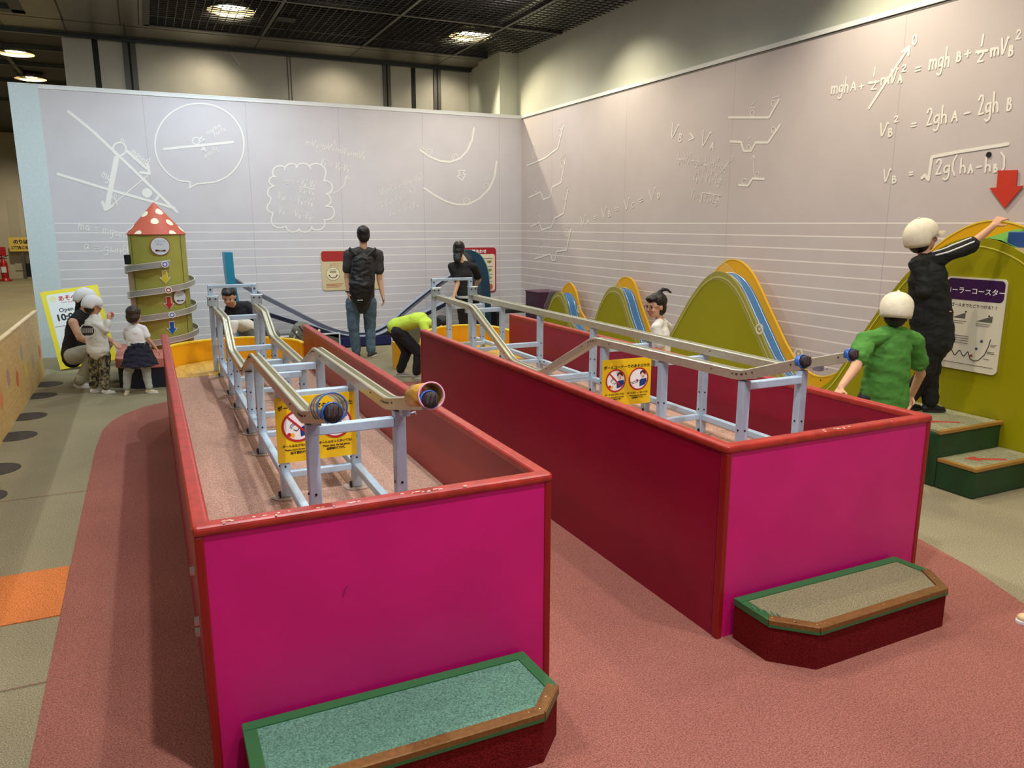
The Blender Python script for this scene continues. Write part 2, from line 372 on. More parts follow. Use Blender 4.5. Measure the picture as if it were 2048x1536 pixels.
# ceiling: dark plenum, open cell grid, metal soffit with joints
b = B(); bm_box(b, -14, 6, -5, 34, 4.85, 4.95); CE = struct('ceiling', b, M_black)
M_grid = mat('ceiling_grid', (46, 46, 46), .45, metal=.4)
b = B()
gx0, gx1, gy0, gy1 = .30, WX+.1, 3.6, 11.9
n = int((gx1-gx0)/.1)
for i in range(n+1): x = gx0 + i*.1; bm_box(b, x-.004, x+.004, gy0, gy1, CEIL+.002, CEIL+.012)
for i in range(int((gy1-gy0)/.1)+1): y = gy0 + i*.1; bm_box(b, gx0, gx1, y-.004, y+.004, CEIL+.002, CEIL+.012)
obj('grid_mesh', b, M_grid, CE)
b = B()
for x in (1.74, 3.18, 4.62): bm_box(b, x-.02, x+.02, gy0, gy1, CEIL-.008, CEIL+.05)
for y in (10.05, 8.2, 6.35, 4.5): bm_box(b, gx0, gx1, y-.03, y+.03, CEIL-.004, CEIL+.05)
obj('grid_bar', b, mat('grid_bar', (74, 72, 66), .4, metal=.5), CE)
b = B(); bm_box(b, gx0-.06, gx1, 11.9, 11.97, CEIL-.01, CEIL+.1); bm_box(b, gx0-.08, gx0, 3.6, 11.97, CEIL-.01, CEIL+.1); obj('grid_frame', b, M_dark, CE)
b = B(); bm_box(b, -3.5, WX, 11.97, 12.86, CEIL, CEIL+.1); bm_box(b, -1.10, gx0-.08, 2, 11.97, CEIL, CEIL+.1); obj('soffit', b, M_soffit, CE)
b = B()
for x in (-1.45, -.72, 0.0, 1.74, 3.18, 4.62): bm_box(b, x-.006, x+.006, 11.97, 12.86, CEIL-.003, CEIL-.0005)
for y in (12.12, 12.74): bm_box(b, -3.5, WX, y-.006, y+.006, CEIL-.003, CEIL-.0005)
bm_box(b, -.72, -.70, 3, 12.1, CEIL-.003, CEIL-.0005); bm_box(b, -.05, -.035, 3, 12.1, CEIL-.003, CEIL-.0005); bm_box(b, .17, .185, 3, 12.0, CEIL-.003, CEIL-.0005)
obj('soffit_joint', b, M_black, CE)
b = B(); bm_box(b, -6, WX, 12.86, 12.93, CEIL-.05, CEIL+.1); bm_box(b, -6, WX, 12.80, 12.86, CEIL-.015, CEIL+.02); obj('soffit_rail', b, mat('soffit_rail', (58, 64, 62), .4, metal=.4), CE)
b = B(); bm_box(b, -8, -1.24, 1, 11.8, CEIL+.05, CEIL+.1); bm_box(b, -1.24, -1.10, 1, 12.0, CEIL-.005, CEIL+.2); bm_box(b, -8, -1.1, 11.8, 11.97, CEIL-.005, CEIL+.1); obj('side_bay', b, mat('side_bay_grey', (66, 70, 68), .6), CE)
b = B()
for y in (14.4, 15.9, 17.8, 20.5): bm_box(b, -6, -.8, y, y+.05, CEIL+.02, CEIL+.08)
bm_box(b, -1.75, -1.69, 12.9, 27, CEIL+.02, CEIL+.08); obj('back_hall_runner', b, mat('runner_grey', (70, 70, 66), .5), CE)
b = B(); bm_box(b, -12, -.8, 12.93, 28, CEIL+.08, CEIL+.12); obj('back_hall_ceiling', b, mat('near_black_ceiling', (20, 20, 20), .6), CE)

# recessed lamps seen above the grid or in the back hall ceiling
M_lamp = mat('lamp_glow', (255, 240, 205), .4, emit=40)
M_refl = mat('lamp_reflector', (210, 200, 170), .25, metal=.8)
def lamp(x, y, z, label, r=.17, group=None):
    t = thing('ceiling_downlight', (x, y, z), label, 'ceiling light', group)
    b = B(); bm_lathe(b, [(r*1.7, 0), (r*1.75, .004), (r*1.15, .11), (r*1.1, .11)], 28, (x, y, z), cap=False); obj('reflector', b, M_refl, t, smooth=True)
    b = B(); bm_lathe(b, [(r, .05), (r, .09)], 28, (x, y, z)); obj('bulb', b, M_lamp, t)
p1, p2 = at(462, 21, Z=CEIL+.05), at(939, 72, Z=CEIL+.05)
lamp(p1.x, p1.y, CEIL+.04, 'ceiling light glowing through the grid near the left soffit corner')
lamp(p2.x, p2.y, CEIL+.04, 'ceiling light glowing through the grid near the corner column')
for px, py, l in ((30, 97, 'nearer of two bright round lights in the dark back hall ceiling'), (60, 149, 'farther of two bright round lights in the dark back hall ceiling')):
    p = at(px, py, Z=CEIL+.06); lamp(p.x, p.y, CEIL-.02, l, .15)
t = thing('ceiling_speaker', (2.3, 10.6, CEIL), 'dark square grille set in the ceiling grid', 'vent')
b = B(); p = at(572, 38, Z=CEIL); bm_box(b, p.x-.12, p.x+.12, p.y-.12, p.y+.12, CEIL-.012, CEIL+.04); o = obj('grille', b, M_black, t)

# far wall of the back hall
FY = 28.0
b = B(); bm_box(b, -14, 6, FY, FY+.2, 0, 4.9); fw = struct('wall_far', b, mat('far_wall_paint', (186, 178, 154), .7, nscale=2, namp=.02))
def fwbox(name, a, c, m, d=.05, z0=None):
    p, q = at(a[0], a[1], Y=FY), at(c[0], c[1], Y=FY); b = B(); bm_box(b, p.x, q.x, FY-d, FY-.001, max(0, q.z) if z0 is None else z0, p.z); return obj(name, b, m, fw)
fwbox('service_hatch', (13, 400), (52, 545), mat('hatch_paint', (176, 170, 146), .6), .03, .25)
fwbox('dark_opening', (45, 527), (66, 552), M_black, .02, .05)
b = B(); p = at(33, 300, Y=FY); bm_box(b, p.x-.02, p.x+.02, FY-.06, FY-.001, .25, 3.6); obj('wall_joint', b, M_post, fw)
b = B(); bm_box(b, WX+.24, WX+.4, -5, 34, 0, 5); struct('wall_outer', b, M_upper)
b = B(); bm_box(b, -14.2, -14, -5, 34, 0, 5); struct('wall_left', b, M_upper)

# ================================================================== DRAWINGS ON THE WALLS
def Wb(px, py): v = at(px, py, Y=WY-.002); return v
def Wr(px, py): v = at(px, py, X=WX-.002); return v
NB, NR = Vector((0, -1, 0)), Vector((-1, 0, 0))
def dpart(name, bm, wall): return obj(name, bm, M_line, wall)
def lines(bm, W, n, wd, *pls):
    for pl in pls: stroke(bm, [W(*q) for q in pl], wd, n)
def circle_px(bm, W, n, wd, cx, cy, rx, ry=None, a0=0, a1=360, k=40):
    stroke(bm, [W(cx+rx*math.cos(R_(a0+(a1-a0)*i/k)), cy+(ry or rx)*math.sin(R_(a0+(a1-a0)*i/k))) for i in range(k+1)], wd, n)
def wr(bm, W, n, s, a, c, size, wd): hand(bm, s, W(*a), W(*c), size, n, wd)
# left: slope diagram
b = B()
lines(b, Wb, NB, .034, [(137, 223), (185, 262), (238, 312), (354, 424)], [(116, 348), (200, 374), (300, 402), (348, 416)])
circle_px(b, Wb, NB, .02, 239, 298, 13, 13)
lines(b, Wb, NB, .035, [(255, 303), (293, 337)]); lines(b, Wb, NB, .06, [(233, 316), (215, 412)])
lines(b, Wb, NB, .035, [(281, 345), (299, 347), (295, 328)], [(205, 404), (211, 420), (225, 411)])
lines(b, Wb, NB, .014, [(222, 412), (296, 350)], [(224, 393), (232, 400), (234, 410)])
circle_px(b, Wb, NB, .04, 294, 386, 7, 6.5); lines(b, Wb, NB, .03, [(288, 386), (300, 386)], [(294, 380), (294, 392)], [(312, 400), (318, 392)])
wr(b, Wb, NB, 'm', (241, 283), (252, 287), .07, 0.0082); wr(b, Wb, NB, 'mgsinQ', (261, 306), (294, 332), .10, 0.0095)
wr(b, Wb, NB, 'mg', (202, 353), (220, 363), .12, 0.0109); wr(b, Wb, NB, 'Q', (229, 398), (235, 398), .06, 0.0068)
wr(b, Wb, NB, 'ma = mgsinQ', (156, 458), (262, 478), .12, 0.0095); wr(b, Wb, NB, 'a = gsinQ', (168, 498), (258, 510), .12, 0.0095)
dpart('slope_diagram', b, WALL_B)
# speech bubble
b = B()
circle_px(b, Wb, NB, .018, 399, 289, 89, 82, 118, 440-28, 60)
lines(b, Wb, NB, .018, [(357, 361), (381, 364), (379, 376), (393, 368), (432, 364), (454, 354)])
lines(b, Wb, NB, .03, [(328, 298), (400, 291), (466, 284)]); circle_px(b, Wb, NB, .014, 392, 282, 7, 7)
lines(b, Wb, NB, .01, [(399, 280), (404, 272), (402, 277), (410, 279), (401, 284)], [(402, 291), (411, 303), (408, 294), (401, 301), (412, 297)])
wr(b, Wb, NB, 'moving', (415, 270), (443, 253), .07, 0.0068); wr(b, Wb, NB, 'force', (430, 273), (454, 260), .07, 0.0068); wr(b, Wb, NB, 'gravity', (411, 318), (438, 298), .08, 0.0068)
dpart('speech_bubble_drawing', b, WALL_B)
# cloud with equations
b = B()
cl = [(560, 345, 15), (583, 340, 14), (606, 340, 15), (632, 345, 20), (650, 375, 15), (648, 400, 14), (652, 425, 17), (634, 446, 16), (610, 452, 14), (586, 452, 14), (560, 440, 18), (546, 415, 12), (549, 385, 14), (548, 362, 10)]
cc = Vector((600, 398))
pts = []
for i, (x, y, r) in enumerate(cl):
    nx, ny, _ = cl[(i+1) % len(cl)]; pxv, pyv, _ = cl[i-1]
    a0 = math.atan2((pyv+y)/2-y, (pxv+x)/2-x); a1 = math.atan2((ny+y)/2-y, (nx+x)/2-x)
    ao = math.atan2(y-cc.y, x-cc.x)
    pts += [Wb(x+r*math.cos(ao+R_(t)), y+r*.9*math.sin(ao+R_(t))) for t in (-75, -50, -25, 0, 25, 50, 75)]
stroke(b, pts+[pts[0]], .018, NB)
wr(b, Wb, NB, 'e = -', (573, 368), (600, 368), .10, 0.0075); wr(b, Wb, NB, "V_A'-V_B'", (602, 370), (632, 376), .09, 0.0068); lines(b, Wb, NB, .01, [(600, 373), (630, 379)])
wr(b, Wb, NB, 'V_A-V_B', (599, 384), (628, 390), .08, 0.0068); wr(b, Wb, NB, "V_Ae = -V_A'+V_B'", (556, 398), (628, 413), .10, 0.0075); wr(b, Wb, NB, "V_A' = V_B'-V_Ae", (557, 426), (628, 442), .10, 0.0075)
lines(b, Wb, NB, .009, [(658, 389), (676, 382), (688, 370), (693, 353)], [(689, 357), (694, 351), (698, 358)])
wr(b, Wb, NB, 'mV_A-mV_B=mV_A+mV_B', (612, 289), (730, 318), .09, 0.0068); lines(b, Wb, NB, .008, [(636, 306), (664, 290)]); wr(b, Wb, NB, '0', (668, 289), (673, 289), .06, 0.0054)
wr(b, Wb, NB, "V_A' = V_A-V_B'", (641, 328), (700, 345), .09, 0.0068)
wr(b, Wb, NB, 'V_B=(V_A-V_B-V_B)', (762, 390), (848, 355), .08, 0.0061); wr(b, Wb, NB, '2V_A=V_B(1-e)', (762, 415), (832, 382), .08, 0.0061); wr(b, Wb, NB, "V_A' = 1-eV_A", (778, 432), (838, 412), .08, 0.0061)
dpart('cloud_equations', b, WALL_B)
# arcs
b = B()
lines(b, Wb, NB, .028, [(840, 300), (858, 313), (880, 322), (900, 324), (920, 317), (934, 302), (944, 280), (948, 256)])
lines(b, Wb, NB, .028, [(848, 376), (868, 390), (890, 402), (912, 409), (936, 409), (958, 398), (978, 378), (989, 354), (993, 323)])
for x, y in ((858, 304), (910, 314), (933, 402), (972, 373)): circle_px(b, Wb, NB, .009, x, y, 6, 6, k=16); wr(b, Wb, NB, 'A', (x-3, y+3), (x+4, y+3), .04, 0.0041)
lines(b, Wb, NB, .016, [(920, 341), (930, 341), (926, 347), (931, 349), (924, 361), (914, 352), (920, 350), (917, 342), (920, 341)])
lines(b, Wb, NB, .008, [(841, 292), (848, 297)], [(843, 296), (850, 300)], [(970, 358), (980, 350)], [(972, 362), (982, 354)])
dpart('pendulum_arcs', b, WALL_B)
# right wall ------------------------------------------------------
b = B()
lines(b, Wr, NR, .022, [(1053, 332), (1090, 316), (1116, 296), (1127, 251)], [(1058, 395), (1081, 384), (1087, 399), (1100, 394), (1105, 374), (1122, 365), (1131, 317)],
      [(1062, 453), (1078, 445), (1084, 460), (1103, 454), (1110, 436), (1127, 427), (1136, 380)], [(1069, 518), (1100, 508), (1105, 521), (1110, 521), (1113, 503), (1133, 500), (1142, 458)])
for x, y in ((1120, 264), (1125, 328), (1130, 392), (1135, 466)): circle_px(b, Wr, NR, .008, x, y, 3.5, 7, k=16); lines(b, Wr, NR, .006, [(x-3, y-12), (x+7, y-20)], [(x-1, y-9), (x+8, y-15)])
for x, y in ((1067, 310), (1072, 378), (1076, 436), (1081, 500)): circle_px(b, Wr, NR, .008, x, y, 3, 6, k=16); lines(b, Wr, NR, .006, [(x-2, y-10), (x+3, y-22)], [(x+1, y-10), (x+5, y-20)])
dpart('track_sketches', b, WALL_R)
b = B()
wr(b, Wr, NR, 'V_A = V_B = V_C = V_D', (1163, 451), (1322, 392), .12, .0115)
wr(b, Wr, NR, 'V_B > V_A', (1340, 274), (1430, 298), .15, .014)
wr(b, Wr, NR, '1', (1356, 314), (1361, 314), .06, 0.0048); lines(b, Wr, NR, .007, [(1354, 318), (1363, 320)]); wr(b, Wr, NR, '2', (1356, 328), (1361, 329), .06, 0.0048)
wr(b, Wr, NR, 'mV_B^2+mgh=', (1364, 324), (1405, 332), .08, 0.0054); wr(b, Wr, NR, '1', (1410, 326), (1414, 326), .06, 0.0048); lines(b, Wr, NR, .007, [(1408, 330), (1416, 331)]); wr(b, Wr, NR, '2', (1409, 340), (1414, 340), .06, 0.0048)
wr(b, Wr, NR, 'mV_C^2+mgh', (1418, 333), (1458, 341), .08, 0.0054); lines(b, Wr, NR, .007, [(1441, 346), (1460, 322)]); wr(b, Wr, NR, '0', (1462, 322), (1467, 321), .05, 0.0048)
wr(b, Wr, NR, 'V_B^2 = V_A^2+2gh', (1386, 362), (1446, 368), .09, 0.0061); wr(b, Wr, NR, 'V_B =', (1381, 395), (1398, 398), .09, 0.0061)
lines(b, Wr, NR, .009, [(1399, 400), (1402, 405), (1405, 385), (1441, 391)]); wr(b, Wr, NR, 'V_A^2+2gh', (1407, 404), (1440, 408), .08, 0.0061)
dpart('speed_equations', b, WALL_R)
b = B()
lines(b, Wr, NR, .022, [(1458, 235), (1538, 235), (1558, 200)], [(1461, 283), (1482, 284), (1488, 302), (1502, 302), (1511, 285), (1536, 285), (1560, 250)], [(1478, 370), (1496, 371), (1505, 357), (1528, 358)])
for x, y in ((1505, 227), (1547, 207), (1547, 260), (1498, 296), (1489, 364), (1514, 350)): circle_px(b, Wr, NR, .008, x, y, 4, 6, k=16)
lines(b, Wr, NR, .007, [(1500, 216), (1511, 216)], [(1502, 210), (1510, 204)], [(1508, 348), (1507, 312)], [(1504, 317), (1507, 310), (1510, 317)], [(1545, 196), (1558, 192)], [(1497, 280), (1501, 274)])
dpart('pit_sketches', b, WALL_R)
b = B(); k = .030
wr(b, Wr, NR, 'mgh', (1662, 188), (1699, 184), 0.118, 0.0125); wr(b, Wr, NR, 'A', (1701, 182), (1715, 180), 0.067, 0.0125); wr(b, Wr, NR, '+', (1718, 181), (1731, 178), 0.090, 0.0125)
wr(b, Wr, NR, '1', (1746, 152), (1753, 151), 0.062, 0.0125); lines(b, Wr, NR, .018, [(1738, 166), (1757, 163)]); wr(b, Wr, NR, '2', (1741, 180), (1756, 178), 0.062, 0.0125)
wr(b, Wr, NR, 'mV', (1762, 170), (1797, 163), 0.101, 0.0125); wr(b, Wr, NR, 'A', (1796, 166), (1806, 164), 0.056, 0.0125); wr(b, Wr, NR, '2', (1803, 144), (1815, 142), 0.050, 0.0125)
lines(b, Wr, NR, .022, [(1738, 216), (1818, 94)], [(1805, 103), (1819, 93), (1817, 110)]); wr(b, Wr, NR, '0', (1824, 91), (1838, 87), 0.073, 0.0125)
wr(b, Wr, NR, '=', (1830, 148), (1845, 145), 0.101, 0.0125)
wr(b, Wr, NR, 'mgh', (1858, 139), (1901, 132), 0.134, 0.0136); wr(b, Wr, NR, 'B', (1913, 123), (1924, 121), 0.062, 0.0136); wr(b, Wr, NR, '+', (1930, 117), (1944, 114), 0.090, 0.0136)
wr(b, Wr, NR, '1', (1961, 92), (1969, 91), 0.073, 0.0136); lines(b, Wr, NR, .02, [(1953, 104), (1974, 101)]); wr(b, Wr, NR, '2', (1954, 125), (1971, 122), 0.073, 0.0136)
wr(b, Wr, NR, 'mV', (1981, 113), (2018, 105), 0.101, 0.0136); wr(b, Wr, NR, 'B', (2017, 112), (2028, 110), 0.062, 0.0136); wr(b, Wr, NR, '2', (2031, 79), (2044, 77), 0.056, 0.0125)
wr(b, Wr, NR, 'V', (1759, 272), (1778, 270), 0.095, 0.0136); wr(b, Wr, NR, 'B', (1777, 273), (1787, 271), 0.056, 0.0136); wr(b, Wr, NR, '2', (1788, 245), (1799, 243), 0.045, 0.0125)
wr(b, Wr, NR, '=', (1822, 258), (1836, 256), 0.090, 0.0136); wr(b, Wr, NR, '2gh', (1853, 252), (1897, 244), 0.123, 0.0136); wr(b, Wr, NR, 'A', (1903, 243), (1918, 241), 0.067, 0.0136)
wr(b, Wr, NR, '-', (1928, 238), (1944, 235), 0.112, 0.0136); wr(b, Wr, NR, '2gh', (1956, 231), (2000, 222), 0.134, 0.0136); wr(b, Wr, NR, 'B', (2014, 221), (2025, 219), 0.078, 0.0136)
wr(b, Wr, NR, 'V', (1767, 364), (1784, 362), 0.095, 0.0136); wr(b, Wr, NR, 'B', (1785, 366), (1795, 364), 0.050, 0.0136); wr(b, Wr, NR, '=', (1818, 354), (1829, 353), 0.078, 0.0136)
lines(b, Wr, NR, .024, [(1844, 356), (1850, 350), (1857, 360), (1864, 314), (1920, 303), (2016, 288)])
wr(b, Wr, NR, '2g(', (1871, 350), (1915, 345), 0.112, 0.0136); wr(b, Wr, NR, 'h', (1920, 346), (1935, 344), 0.101, 0.0136); wr(b, Wr, NR, 'A', (1937, 346), (1948, 344), 0.056, 0.0136); wr(b, Wr, NR, '-', (1953, 343), (1966, 341), 0.090, 0.0136)
wr(b, Wr, NR, 'h', (1970, 344), (1985, 342), 0.095, 0.0136); wr(b, Wr, NR, 'B', (1988, 344), (1997, 342), 0.050, 0.0136); wr(b, Wr, NR, ')', (2000, 342), (2013, 340), 0.112, 0.0136)
dpart('energy_equations', b, WALL_R)
b = B(); p = Wr(1978, 309); bm_lathe(b, [(.018, 0), (.018, .006)], 20, p, NR); tag(obj('wall_button', b, M_ink), 'small black round dot on the printed right wall', 'dot')
# red arrow plate
b = B(); pts = [Wr(1998, 341), Wr(2037, 340), Wr(2034, 373), Wr(2049, 371), Wr(2011, 416), Wr(1981, 376), Wr(1995, 375)]
bm_prism(b, [p + Vector((-.004, 0, 0)) for p in pts], Vector((-.008, 0, 0))); tag(obj('arrow_plate', b, mat('arrow_red', (205, 62, 44), .4)), 'red down arrow plate on the right wall above the boy\'s raised hand', 'arrow')
# ================================================================== BALL PADDOCKS
H = .82; DK = .47
M_mag = mat('magenta_lit_laminate', (204, 24, 112), .32, spec=.4, nscale=4, namp=.03)  # pen laminate with the brighter light on the fronts put into its colour
M_crim = mat('crimson_shaded_laminate', (142, 6, 46), .34, spec=.4, nscale=4, namp=.03)  # same laminate, side shade put into the colour; also the floor block's own red
M_brick = mat('brick_shaded_laminate', (158, 44, 46), .4, spec=.35, nscale=4, namp=.03)  # same laminate, tone of the left pen's shaded right side put into the colour
M_rail = mat('worn_red_rail', (168, 48, 36), .38, nscale=22, namp=.10, spec=.5)
M_chip = mat('chipped_paint', (232, 206, 190), .7)
M_yel = mat('yellow_panel', (240, 172, 16), .4, nscale=3, namp=.03); M_yelrim = mat('yellow_rim', (246, 206, 36), .4)
M_deck = carpet('deck_carpet', (190, 154, 134)); M_yfloor = wood('yellow_ply', (226, 186, 84), (204, 158, 60), (10, 1, 1))
def paddock(name, x0, x1, y0, yl, yr, label, arc_pts, chips, inner_r, deck_pts):
    t = thing(name, (x0, y0, 0), label, 'play pen')
    th = .04
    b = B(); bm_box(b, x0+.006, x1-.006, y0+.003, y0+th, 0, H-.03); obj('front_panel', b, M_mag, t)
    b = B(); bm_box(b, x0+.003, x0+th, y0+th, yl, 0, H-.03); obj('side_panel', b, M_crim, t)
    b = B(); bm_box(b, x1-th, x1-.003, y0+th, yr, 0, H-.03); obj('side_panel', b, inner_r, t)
    # rounded top rails
    for nm, p, q in (('top_rail', (x0-.004, y0+.02, H-.02), (x1+.004, y0+.02, H-.02)), ('top_rail', (x0+.02, y0-.003, H-.0206), (x0+.02, yl+.01, H-.0206)), ('top_rail', (x1-.02, y0-.003, H-.0206), (x1-.02, yr+.01, H-.0206))):
        b = B(); bm_bar(b, p, q, .052, .034); obj(nm, b, M_rail, t, bevel=.013, seg=3)
    for x in (x0, x1-.024):
        b = B(); bm_box(b, x-.0015, x+.0255, y0-.0015, y0+.034, 0, H-.034); obj('corner_strip', b, mat('dark_red_trim', (140, 20, 18), .4), t, bevel=.006)
    for x, y in ((x0, yl), (x1-th, yr)):
        b = B(); bm_box(b, x, x+th, y, y+.008, 0, H-.03); obj('end_strip', b, M_rail, t)
    random.seed(chips)
    for k in range(30 if chips == 1 else 12):
        u = random.uniform(.05, .72)*(x1-x0) if chips == 1 else random.choice([.44, .5, .53, .56, .78, .05])*(x1-x0)+random.uniform(-.01, .01)
        b = B(); s = random.uniform(.002, .007); y = y0+random.uniform(-.007, .012); bm_box(b, x0+u, x0+u+s*random.uniform(1, 3.2), y, y+s, H-.0045, H-.0022); obj('paint_chip', b, M_chip, t)
    # raised deck and yellow catch basin
    b = B(); bm_prism(b, [Vector((x, y, .40)) for x, y in deck_pts[0]], Vector((0, 0, DK-.40))); obj('deck', b, M_deck, t)
    b = B(); bm_prism(b, [Vector((x, y, .40)) for x, y in deck_pts[1]], Vector((0, 0, DK-.40+.003))); obj('basin_floor', b, M_yfloor, t)
    # curved basin wall
    n = 7; P = []
    A = [Vector((x, y, 0)) for x, y in arc_pts]
    for i in range(len(A)-1):
        p0, p1, p2, p3 = A[max(i-1, 0)], A[i], A[i+1], A[min(i+2, len(A)-1)]
        for k in range(n):
            u = k/n; P.append(.5*((2*p1)+(p2-p0)*u+(2*p0-5*p1+4*p2-p3)*u*u+(3*p1-p0-3*p2+p3)*u**3))
    P.append(A[-1])
    def band(bm, z0, z1, off0, off1):
        prev = None
        for i, p in enumerate(P):
            d = (P[min(i+1, len(P)-1)]-P[max(i-1, 0)]).normalized(); s = Vector((-d.y, d.x, 0))
            r = [bm.verts.new(p+s*off0+Vector((0, 0, z0))), bm.verts.new(p+s*off1+Vector((0, 0, z0))), bm.verts.new(p+s*off1+Vector((0, 0, z1))), bm.verts.new(p+s*off0+Vector((0, 0, z1)))]
            if prev:
                for k in range(4): bm.faces.new((prev[k], prev[(k+1) % 4], r[(k+1) % 4], r[k]))
            else: bm.faces.new(r)
            prev = r
        bm.faces.new(prev[::-1])
    b = B(); band(b, 0, .64, -.012, .012); obj('basin_wall', b, M_yel, t, smooth=False)
    b = B(); band(b, .64, .66, -.017, .017); obj('basin_rim', b, M_yelrim, t, bevel=.006)
    return t
a1 = [(.095, 6.46), (.07, 6.75), (.16, 7.0), (.42, 7.17), (.70, 7.2), (.95, 7.08), (1.12, 6.84), (1.15, 6.62)]
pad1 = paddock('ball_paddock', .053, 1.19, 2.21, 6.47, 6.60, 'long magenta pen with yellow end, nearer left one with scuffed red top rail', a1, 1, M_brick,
    ([(.093, 2.25), (1.15, 2.25), (1.15, 6.42), (.093, 6.42)], [(.093, 6.42), (1.15, 6.42), (1.14, 6.84), (.95, 7.06), (.70, 7.18), (.42, 7.15), (.17, 6.99), (.085, 6.75)]))
a2 = [(1.975, 5.88), (2.10, 6.3), (2.28, 6.75), (2.5, 7.05), (2.75, 7.16), (2.95, 7.08), (3.06, 6.9), (3.085, 6.57)]
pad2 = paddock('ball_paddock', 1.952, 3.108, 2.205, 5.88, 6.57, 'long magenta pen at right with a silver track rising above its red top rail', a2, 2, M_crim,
    ([(1.992, 2.25), (3.068, 2.25), (3.068, 6.1), (2.03, 6.1), (1.992, 5.9)], [(2.03, 6.1), (3.068, 6.1), (3.07, 6.6), (3.04, 6.88), (2.94, 7.06), (2.75, 7.14), (2.5, 7.03), (2.28, 6.73), (2.1, 6.3)]))
# latch on the left flank of the first paddock
for z in (.30, .34, .52):
    b = B(); bm_box(b, .040, .055, 2.56, 2.585, z, z+.02); obj('latch', b, mat('latch_steel', (220, 220, 214), .3, metal=.8), pad1)
b = B(); p = at(690, 1180, Y=2.209); stroke(b, [p+Vector((-.008, 0, -.02)), p+Vector((0, 0, .004)), p+Vector((.010, 0, .012))], .0014, NB); obj('scratch', b, M_ink, pad1)
# ================================================================== STEPS
def tape_mat(): return mat('green_tape', (44, 104, 58), .45)
M_stepred = carpet('dark_red_step_carpet', (112, 26, 26)); M_brass = mat('bronze_nosing', (128, 92, 46), .42, metal=.35, nscale=60, namp=.08)
M_steptop1 = carpet('green_grey_step_carpet', (98, 138, 118)); M_steptop2 = carpet('olive_grey_step_carpet', (142, 136, 104))
def step(name, pts, h, label, top, taped, nosing):
    c = sum((Vector((x, y, 0)) for x, y in pts), Vector())/len(pts)
    t = thing(name, c, label, 'step')
    b = B(); bm_prism(b, [Vector((x, y, 0)) for x, y in pts], Vector((0, 0, h-.012))); obj('step_body', b, M_stepred, t, bevel=.004)
    ins = [c + (Vector((x, y, 0))-c)*.985 for x, y in pts]
    b = B(); bm_prism(b, [p+Vector((0, 0, h-.012)) for p in ins], Vector((0, 0, .010))); obj('tread', b, top, t)
    n = len(pts)
    for i in taped:
        p, q = Vector((*pts[i], h)), Vector((*pts[(i+1) % n], h)); d = (q-p).normalized(); inn = Vector((-d.y, d.x, 0))
        if inn.dot(c-p) < 0: inn = -inn
        b = B(); bm_obox(b, (p+q)/2+inn*.017-Vector((0, 0, i*.00035)), d*(q-p).length/2, inn*.019, Vector((0, 0, .0022)))
        bm_obox(b, (p+q)/2-inn*.001-Vector((0, 0, .012)), d*(q-p).length/2, inn*.0018, Vector((0, 0, .0135))); obj('green_tape', b, tape_mat(), t)
    for i in nosing:
        p, q = Vector((*pts[i], h)), Vector((*pts[(i+1) % n], h)); d = (q-p).normalized(); inn = Vector((-d.y, d.x, 0))
        if inn.dot(c-p) < 0: inn = -inn
        b = B(); bm_obox(b, (p+q)/2+inn*.016+Vector((0, 0, .001+.0004*(i % 3))), d*((q-p).length/2), inn*.0185, Vector((0, 0, .0035)))
        bm_obox(b, (p+q)/2-inn*.003-Vector((0, 0, .006)), d*((q-p).length/2), inn*.003, Vector((0, 0, .0095))); o = obj('edge_nosing', b, M_brass, t, bevel=.0015)
        b = B()
        for u in (.06, .5, .94): s = p.lerp(q, u)+inn*.017; bm_lathe(b, [(.004, .0043), (.0035, .006), (.001, .0066)], 10, s)
        obj('screw', b, mat('brass_screw', (210, 190, 140), .3, metal=.9), o)
        b = B(); bm_obox(b, (p+q)/2-inn*.004-Vector((0, 0, .020)), d*((q-p).length/2), inn*.0022, Vector((0, 0, .006))); obj('green_tape', b, tape_mat(), t)
    return t
step('step_box', [(.14, 2.195), (1.075, 2.195), (1.088, 1.965), (.985, 1.86), (.23, 1.86), (.14, 1.95)], .178, 'low red step with green-grey carpet top before the left magenta pen', M_steptop1, (0, 1, 5), (2, 3, 4))
st2 = step('step_box', [(2.02, 2.19), (2.945, 2.19), (2.96, 2.03), (2.875, 1.885), (2.15, 1.872), (2.02, 2.0)], .175, 'low red step with olive carpet top before the right magenta pen', M_steptop2, (0, 5, 1), (2, 3, 4))
b = B(); random.seed(3)
for k in range(5):
    x = 2.03+k*.012; bm_tube(b, [(x, 2.10-k*.02, .182), (x+.006, 2.07-k*.024, .165), (x+.016, 2.04-k*.026, .150+.008*k)], .0022, 5)
obj('torn_tape', b, tape_mat(), st2)
